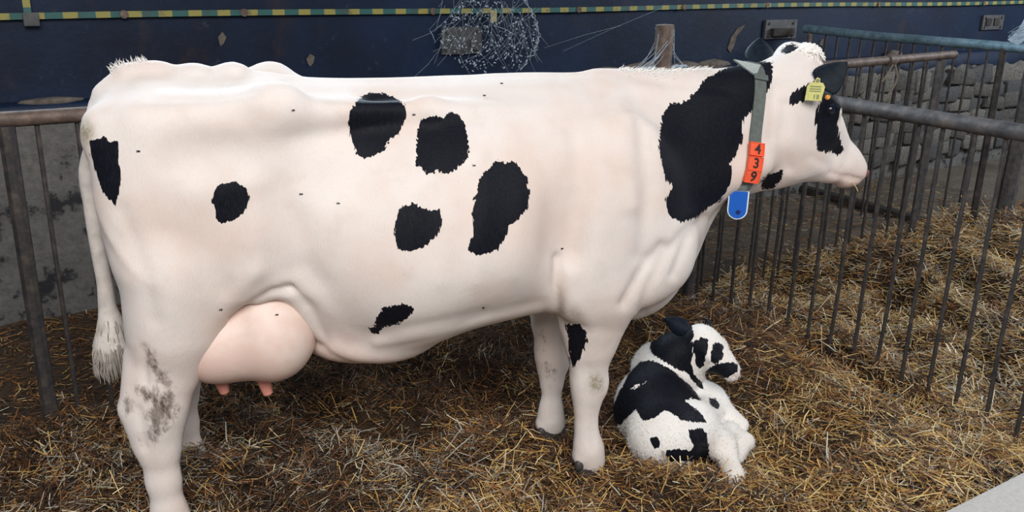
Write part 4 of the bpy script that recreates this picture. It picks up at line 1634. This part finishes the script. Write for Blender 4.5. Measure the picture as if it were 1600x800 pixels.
bm = bmesh.new()
prev = first = None
nax = pn if pn.x > 0 else -pn
for i in range(NR + 1):
    a = 2 * math.pi * (i % NR) / NR
    d = e1_ * math.cos(a) + e2_ * math.sin(a)
    p = ring_pt(a)
    if i == NR:
        cur = first
    else:
        cur = [bm.verts.new(p + nax * x_ + d * y_) for x_, y_ in ((-hw, .002), (-hw, .008), (hw, .008), (hw, .002))]
        first = first or cur
    if prev:
        for q in range(4):
            bm.faces.new((prev[q], cur[q], cur[(q + 1) % 4], prev[(q + 1) % 4]))
    prev = cur
o = link('strap', bm_mesh('strap', bm), M['strap'], collar)
sharp(o.data)


def collar_angle(u, v):
    best = min(range(720), key=lambda i: sum((a_ - b_) ** 2 for a_, b_ in zip(proj(cow_world(np.array(ring_pt(i * math.pi / 360, .008)))), (u, v))) + (1e6 if ring_pt(i * math.pi / 360).y > 0 else 0))
    return best * math.pi / 360


def frame_at(a, lift):
    p = ring_pt(a, lift)
    t_ = (ring_pt(a + .03) - ring_pt(a - .03)).normalized()
    if t_.z > 0:
        t_ = -t_                                            # t_ runs down the near side
    out = nax.cross(t_)
    d = e1_ * math.cos(a) + e2_ * math.sin(a)
    if out.dot(d) < 0:
        out = -out
    return p, nax, -t_, out


def digit_mesh(ch, size):
    c = bpy.data.curves.new('digit', 'FONT')
    c.body = ch
    c.size = size
    c.align_x, c.align_y = 'CENTER', 'CENTER'
    c.extrude = .0006
    c.offset = .0010
    t_ = bpy.data.objects.new('digit_tmp', c)
    COL.objects.link(t_)
    me = bpy.data.meshes.new_from_object(t_.evaluated_get(bpy.context.evaluated_depsgraph_get()))
    bpy.data.objects.remove(t_)
    return me


for ch, (u, v) in (('4', (1184.5, 234)), ('3', (1181.5, 255)), ('9', (1174.5, 274))):
    a = collar_angle(u, v)
    p, ex, ey, ez = frame_at(a, .009)
    bm = bmesh.new()
    box_into(bm, (0, 0, .006), (.055, .045, .012), .003)
    # raised rim
    for c_, s_ in (((0, .0205, .012), (.053, .003, .004)), ((0, -.0205, .012), (.053, .003, .004)), ((.0255, 0, .012), (.003, .042, .004)), ((-.0255, 0, .012), (.003, .042, .004))):
        box_into(bm, c_, s_)
    blk = link('number_block', bm_mesh('number_block', bm), M['orange'], collar)
    sharp(blk.data)
    blk['label'] = 'orange block reading ' + ch
    blk.matrix_local = Matrix(((ex.x, ey.x, ez.x, p.x), (ex.y, ey.y, ez.y, p.y), (ex.z, ey.z, ez.z, p.z), (0, 0, 0, 1)))
    dg = link('digit', digit_mesh(ch, .046), M['digit'], blk, False)
    dg.location = (0.002, -.001, .0128)

# loose strap end sticking out over the crest of the neck
g0 = at_depth(1180, 108, c_top)
P_ = [at_depth(1145, 94, c_top + Vector((0, .02, 0))), at_depth(1187, 103, c_top), at_depth(1180, 119, c_top + Vector((0, -.012, 0))), at_depth(1166, 110, c_top + Vector((0, .01, 0)))]
bm = bmesh.new()
off = Vector((0, -.006, .004))
lo_ = [bm.verts.new(p) for p in P_]
hi_ = [bm.verts.new(p + off) for p in P_]
bm.faces.new(lo_[::-1])
bm.faces.new(hi_)
for i in range(4):
    j = (i + 1) % 4
    bm.faces.new((lo_[i], lo_[j], hi_[j], hi_[i]))
o = link('strap_end', bm_mesh('strap_end', bm), M['strap_end'], collar, False)
o['label'] = 'pale loose strap end'
# buckle loop
a = collar_angle(1184, 122)
p, ex, ey, ez = frame_at(a, .009)
bm = bmesh.new()
box_into(bm, (0, 0, .003), (.050, .020, .008), .002)
o = link('buckle', bm_mesh('buckle', bm), M['strap'], collar)
o.matrix_local = Matrix(((ex.x, ey.x, ez.x, p.x), (ex.y, ey.y, ez.y, p.y), (ex.z, ey.z, ez.z, p.z), (0, 0, 0, 1)))

# blue transponder hanging under the collar
tc_ = at_depth(1153, 318, c_bot + Vector((0, .02, 0)))
trans = empty('transponder', cow_world(np.array(tc_)), YAW - .52)
tag(trans, 'blue rounded transponder with white rim hanging under the cow collar', 'transponder')


def shield(name, hw_, ht, hb2, y0, y1, mat, parent, bev=.003):
    pts = [(-hw_, ht), (hw_, ht)] + [(hw_ * math.cos(t_), -hb2 + hw_ - hw_ * 1.0 * math.sin(t_)) for t_ in np.linspace(0, math.pi, 13)]
    bm = bmesh.new()
    a_ = [bm.verts.new((x_, y0, z_)) for x_, z_ in pts]
    b_ = [bm.verts.new((x_, y1, z_)) for x_, z_ in pts]
    bm.faces.new(a_)
    bm.faces.new(b_[::-1])
    for i in range(len(pts)):
        j = (i + 1) % len(pts)
        bm.faces.new((a_[i], b_[i], b_[j], a_[j]))
    return link(name, bm_mesh(name, bm), mat, parent, False)


shield('back_shell', .032, .045, .050, -.004, .034, M['teal_plastic'], trans)
shield('white_rim', .033, .045, .052, -.012, -.004, M['white_plastic'], trans)
shield('blue_face', .029, .045, .048, -.0145, -.012, M['blue'], trans)
tube('hole', [(.003, -.0146, -.026), (.003, -.0165, -.026)], .0075, M['blue_dark'], trans, 14)
bm = bmesh.new()
box_into(bm, (0, .005, .052), (.050, .030, .030), .006)
link('hanger', bm_mesh('hanger', bm), M['strap'], trans)

# yellow ear tag
tg = at_depth(1274, 140, np.array(eb) + np.array((.0, -.05, 0)))
et = empty('ear_tag', cow_world(np.array(tg)), YAW - .50)
tag(et, 'yellow ear tag hanging from the near black ear of the cow', 'ear tag')
pts = [(-.026, -.036), (.026, -.036), (.028, .010), (.020, .022), (.009, .024), (.007, .036), (-.002, .040), (-.006, .034), (-.008, .024), (-.020, .022), (-.028, .010)]
bm = bmesh.new()
a_ = [bm.verts.new((x_ + z_ * .10, -.0015, z_)) for x_, z_ in pts]
b_ = [bm.verts.new((x_ + z_ * .10, .0015, z_)) for x_, z_ in pts]
bm.faces.new(a_)
bm.faces.new(b_[::-1])
for i in range(len(pts)):
    j = (i + 1) % len(pts)
    bm.faces.new((a_[i], b_[i], b_[j], a_[j]))
link('tag_plate', bm_mesh('tag_plate', bm), M['yellow'], et, False)
tube('stud', [(.004, -.0015, .030), (.004, -.004, .030)], .0055, M['yellow_ink'], et, 10)
for z_, wd, hh in ((.010, .034, .0035), (.002, .036, .003), (-.005, .036, .003)):
    bm = bmesh.new()
    box_into(bm, (0, -.0018, z_), (wd, .001, hh))
    link('printed_line', bm_mesh('printed_line', bm), M['yellow_ink'], et, False)
for x_ in (-.001, .008, .012):
    bm = bmesh.new()
    box_into(bm, (x_, -.0018, -.023), (.0032, .001, .014))
    link('printed_mark', bm_mesh('printed_mark', bm), M['yellow_ink'], et, False)
# back button of the tag, on the other side of the ear
bk = at_depth(1293, 152, np.array(eb) + np.array((.0, -.055, 0)))
bo = tube('ear_tag_button', [(0, 0, 0), (0, -.006, .002)], [.009, .007], M['amber'], None, 12)
bo.location = cow_world(np.array(bk))
bo.rotation_euler = (0, 0, YAW - .2)
tag(bo, 'small amber tag button under the near ear of the cow', 'tag')

# straw stems held at the mouth
mp = at_depth(1332, 290, hp(.47, -.05, -.16))
o = tube('straw_stem', [Vector((0, 0, .012)), Vector((.012, -.004, -.004)), Vector((.020, -.008, -.020))], .0016, simple('straw_single', (.50, .40, .18), .6), None, 5)
o.location = cow_world(np.array(mp))
o.rotation_euler = (0, 0, YAW)
tag(o, 'wisp of straw hanging from the mouth of the standing cow', 'straw')

# ------------------------------------------------------------------ the calf
CALF0 = np.array([2.06, 2.08, 0.0])
calf = empty('calf', CALF0)
tag(calf, 'small black and white calf lying curled on straw beside the front legs', 'calf')
Rh = np.array([CR[0], CR[1], 0]) / math.hypot(CR[0], CR[1])
Dh = np.array([_hd[0], _hd[1], 0])


def cp(r, d, z):
    """calf coordinates: r to the right, d away from the doorway, z up"""
    return tuple(Rh * r + Dh * d + np.array([0, 0, z]))


fc = Field((-.55, -.50, -.02), (.60, .62, .70), 0.0075)


def clf_px(u, v, z):
    return tuple(on_z(u, v, z) - CALF0)


def cchain(pts, k=.03):
    fc.chain(pts, k)


RT3 = np.stack([Rh, Dh, np.array([0, 0, 1.0])], 1)
# trunk from rump (near) to shoulder (far)
rump = np.array(clf_px(1035, 668, .17))
mid_ = np.array(clf_px(1020, 628, .20))
shou = np.array(clf_px(1030, 580, .235))
mid_ = mid_ + np.array(cp(.012, 0, 0))
fc.cone(rump, mid_, .108, .122, .05)
fc.cone(mid_, shou, .122, .098, .05)
fc.ell(rump + np.array(cp(-.01, .0, -.03)), (.11, .11, .12), .05)
fc.ell(mid_ + np.array(cp(-.02, .03, -.05)), (.125, .13, .14), .05)
fc.ell(shou + np.array(cp(.0, .01, -.02)), (.085, .09, .10), .05)
fc.ell(shou + np.array(cp(.09, -.03, -.08)), (.085, .09, .12), .05)     # chest and near shoulder
# neck and head
poll_ = shou + 0
P0 = np.array(clf_px(1095, 519, .45))
nk = np.array(clf_px(1055, 552, .35))
fc.cone(shou + np.array(cp(.01, .0, .02)), nk, .095, .072, .05)
fc.cone(nk, P0 + np.array(cp(-.01, .01, -.045)), .072, .058, .04)
fc.cone(nk + np.array(cp(.05, 0, -.06)), P0 + np.array(cp(.01, 0, -.07)), .07, .05, .05)
qa = np.array(cp(.135, -.10, -.105))
qa = qa / np.linalg.norm(qa)                                # poll to muzzle
qb = np.array([0, 0, 1.0]) - qa * qa[2]
qb = qb / np.linalg.norm(qb)
# roll the face a little towards the doorway
qc = np.cross(qb, qa)
ca_, sa_ = math.cos(.25), math.sin(.25)
qb, qc = qb * ca_ - qc * sa_, qc * ca_ + qb * sa_
QR = np.stack([qa, qc, qb], 1)


def kp(a, c, b):
    return P0 + qa * a + qc * c + qb * b


def kell(c, r, k=.025, sub=False):
    fc.ell(kp(*c), r, k, QR, sub)


kell((.035, 0, -.025), (.070, .062, .055), .03)
kell((.09, 0, -.030), (.075, .052, .046), .03)
kell((.140, 0, -.036), (.060, .036, .036), .03)
kell((.175, 0, -.038), (.030, .034, .030), .02)
for s in (-1, 1):
    kell((.070, s * .026, -.060), (.062, .026, .042), .025)
    kell((.080, s * .050, -.012), (.022, .014, .014), .015)
    kell((.198, s * .018, -.028), (.009, .007, .009), .006, True)
kell((.162, 0, -.056), (.040, .024, .013), .015)
# hind leg: thigh, hock, foot stretched to the right front
th0 = np.array(clf_px(1075, 665, .16))
hk = np.array(clf_px(1130, 700, .085))
ft = np.array(clf_px(1146, 742, .045))
fc.cone(rump + np.array(cp(.03, -.02, -.02)), th0, .115, .095, .05)
fc.cone(th0, hk, .085, .046, .04)
fc.cone(hk, ft, .042, .034, .025)
fc.cone(ft, np.array(clf_px(1147, 757, .025)), .033, .024, .02)
fc.cone(th0, np.array(clf_px(1110, 640, .13)), .08, .06, .05)
# folded fore legs whose knees stick out to the right
k1 = np.array(clf_px(1164, 690, .055))
k0 = np.array(clf_px(1128, 700, .085))
fc.cone(np.array(clf_px(1120, 690, .10)), np.array(clf_px(1140, 678, .085)), .05, .042, .03)
fc.cone(np.array(clf_px(1140, 678, .085)), k1, .040, .032, .02)
fc.cone(k1, np.array(clf_px(1150, 715, .045)), .030, .028, .02)
fl0 = np.array(clf_px(1108, 625, .15))
fl1 = np.array(clf_px(1140, 655, .10))
fl2 = np.array(clf_px(1158, 664, .09))
fc.cone(shou + np.array(cp(.10, -.04, -.08)), fl0, .08, .062, .04)
fc.cone(fl0, fl1, .055, .040, .03)
fc.cone(fl1, fl2, .038, .029, .02)
Vc, Qc = fc.mesh(2)
# coat tufts: slight unevenness
calf_me = mesh_np('calf_body', Vc, Qc)
cb = link('body', calf_me, M['calf_coat'], calf)
Wc = proj(Vc + CALF0)
o45 = (2.5, 920, 460)
CB = [
    [(238, 212), (250, 150), (320, 110), (400, 112), (412, 160), (400, 185), (405, 240), (400, 270), (410, 310), (440, 340), (455, 375), (430, 365), (400, 330), (380, 305), (340, 290), (300, 265), (245, 230)],
    [(410, 185), (440, 168), (465, 175), (468, 210), (455, 250), (450, 280), (430, 290), (415, 270), (420, 250), (405, 220)],
    [(485, 195), (505, 185), (525, 200), (525, 245), (500, 270), (478, 265), (475, 235)],
    [(455, 300), (500, 272), (535, 265), (580, 270), (585, 300), (545, 325), (500, 330), (460, 325)],
    [(200, 262), (250, 258), (290, 275), (330, 300), (370, 335), (400, 360), (430, 400), (440, 415), (400, 405), (375, 415), (410, 440), (440, 465), (460, 500), (420, 500), (360, 490), (320, 460), (295, 455), (260, 480), (215, 495), (195, 470), (185, 450), (140, 490), (125, 510), (80, 500), (90, 440), (125, 370), (155, 310)],
    [(390, 530), (440, 520), (460, 545), (470, 600), (470, 650), (440, 660), (380, 650), (330, 660), (300, 640), (305, 610), (340, 605), (400, 610), (410, 590), (395, 560)],
    [(235, 560), (260, 555), (280, 575), (275, 600), (255, 605)],
    [(470, 405), (495, 405), (510, 430), (505, 450), (485, 440), (472, 425)],
]
blk_ = np.full(len(Vc), BIG)
for p_ in CB:
    blk_ = np.maximum(blk_, sd(Wc, sc_(p_, *o45)))
blk_ = np.minimum(blk_, -sd(Wc, sc_([(155, 372), (185, 345), (205, 348), (225, 335), (240, 335), (205, 358), (185, 372)], *o45)) + .004)
float_attr(calf_me, 'black', blk_)
kc = (Vc - P0) @ QR
float_attr(calf_me, 'pink', np.clip((kc[:, 0] - .17) / .04, 0, 1) * np.clip((kc[:, 2] + .05) / .02, 0, 1) * .35)
float_attr(calf_me, 'dirt', np.full(len(Vc), -.2))
float_attr(calf_me, 'stain', .3 * np.exp(-((Vc[:, 2]) / .05) ** 2))
# calf ears, eyes
pe = kp(.0, -.045, .0)


def cdepth(u, v, P):
    dep = (np.asarray(P) + CALF0 - CC) @ CF
    return CC + pray(u, v) * (dep / FPX) - CALF0


a0 = cdepth(1074, 517, pe)
a1 = cdepth(1038, 497, np.asarray(pe) + np.array(cp(0, .03, 0)))
o = link('ear', leaf_mesh('ear', a0, a1, Vector(cdepth(1050, 522, pe) - cdepth(1062, 494, pe)), .030, .3, .006), M['black_hair'], calf)
o['label'] = 'black ear pointing back'
pe2 = kp(.0, .055, .0)
o = link('ear', leaf_mesh('ear', pe2, np.asarray(pe2) + np.array(cp(.01, .09, -.05)), Vector((0, 0, 1)), .026, .3, .006), M['black_hair'], calf)
for s in (-1, 1):
    bm = bmesh.new()
    bmesh.ops.create_uvsphere(bm, u_segments=14, v_segments=10, radius=.013)
    o = link('eye', bm_mesh('eye', bm), M['eye'], calf)
    o.location = kp(.082, s * .051, -.024)
# fluffy hair edge on the calf
bm = bmesh.new()
cbvh = BVHTree.FromPolygons([Vector(v) for v in Vc], [tuple(int(i) for i in q) for q in Qc])
pick = RNG.choice(len(Vc), 9000, replace=False)
me_n = np.zeros(len(Vc) * 3, np.float32)
calf_me.vertices.foreach_get('normal', me_n)
me_n = me_n.reshape(-1, 3)
# short fluff over the calf: white and black hairs as two parts
for nm, mask, mat in (('white_fluff', blk_ < -.004, M['white_hair']), ('black_fluff', blk_ > .004, M['black_hair'])):
    ids = pick[mask[pick]][:3500]
    n = len(ids)
    p = Vc[ids]
    nn = me_n[ids]
    dirn = nn * .55 + RNG.normal(0, .33, (n, 3)) + np.array(cp(.0, -.35, -.45))
    dirn /= np.linalg.norm(dirn, axis=1)[:, None]
    L = RNG.uniform(.006, .014, n)[:, None]
    sd_ = np.cross(dirn, nn + .01)
    sd_ /= np.linalg.norm(sd_, axis=1)[:, None] + 1e-9
    up = np.cross(sd_, dirn)
    r_ = .0011
    ringv = [p - nn * .001 + sd_ * r_, p - nn * .001 - sd_ * r_ * .5 + up * r_, p - nn * .001 - sd_ * r_ * .5 - up * r_, p + dirn * L]
    Vf = np.stack(ringv, 1).reshape(-1, 3)
    Ff = (np.array([(0, 1, 3), (1, 2, 3), (2, 0, 3)])[None] + (np.arange(n) * 4)[:, None, None]).reshape(-1, 3)
    o = link(nm, mesh_np(nm, Vf, Ff), mat, calf, False)
    o['kind'] = 'stuff'
bpy.context.view_layer.update()
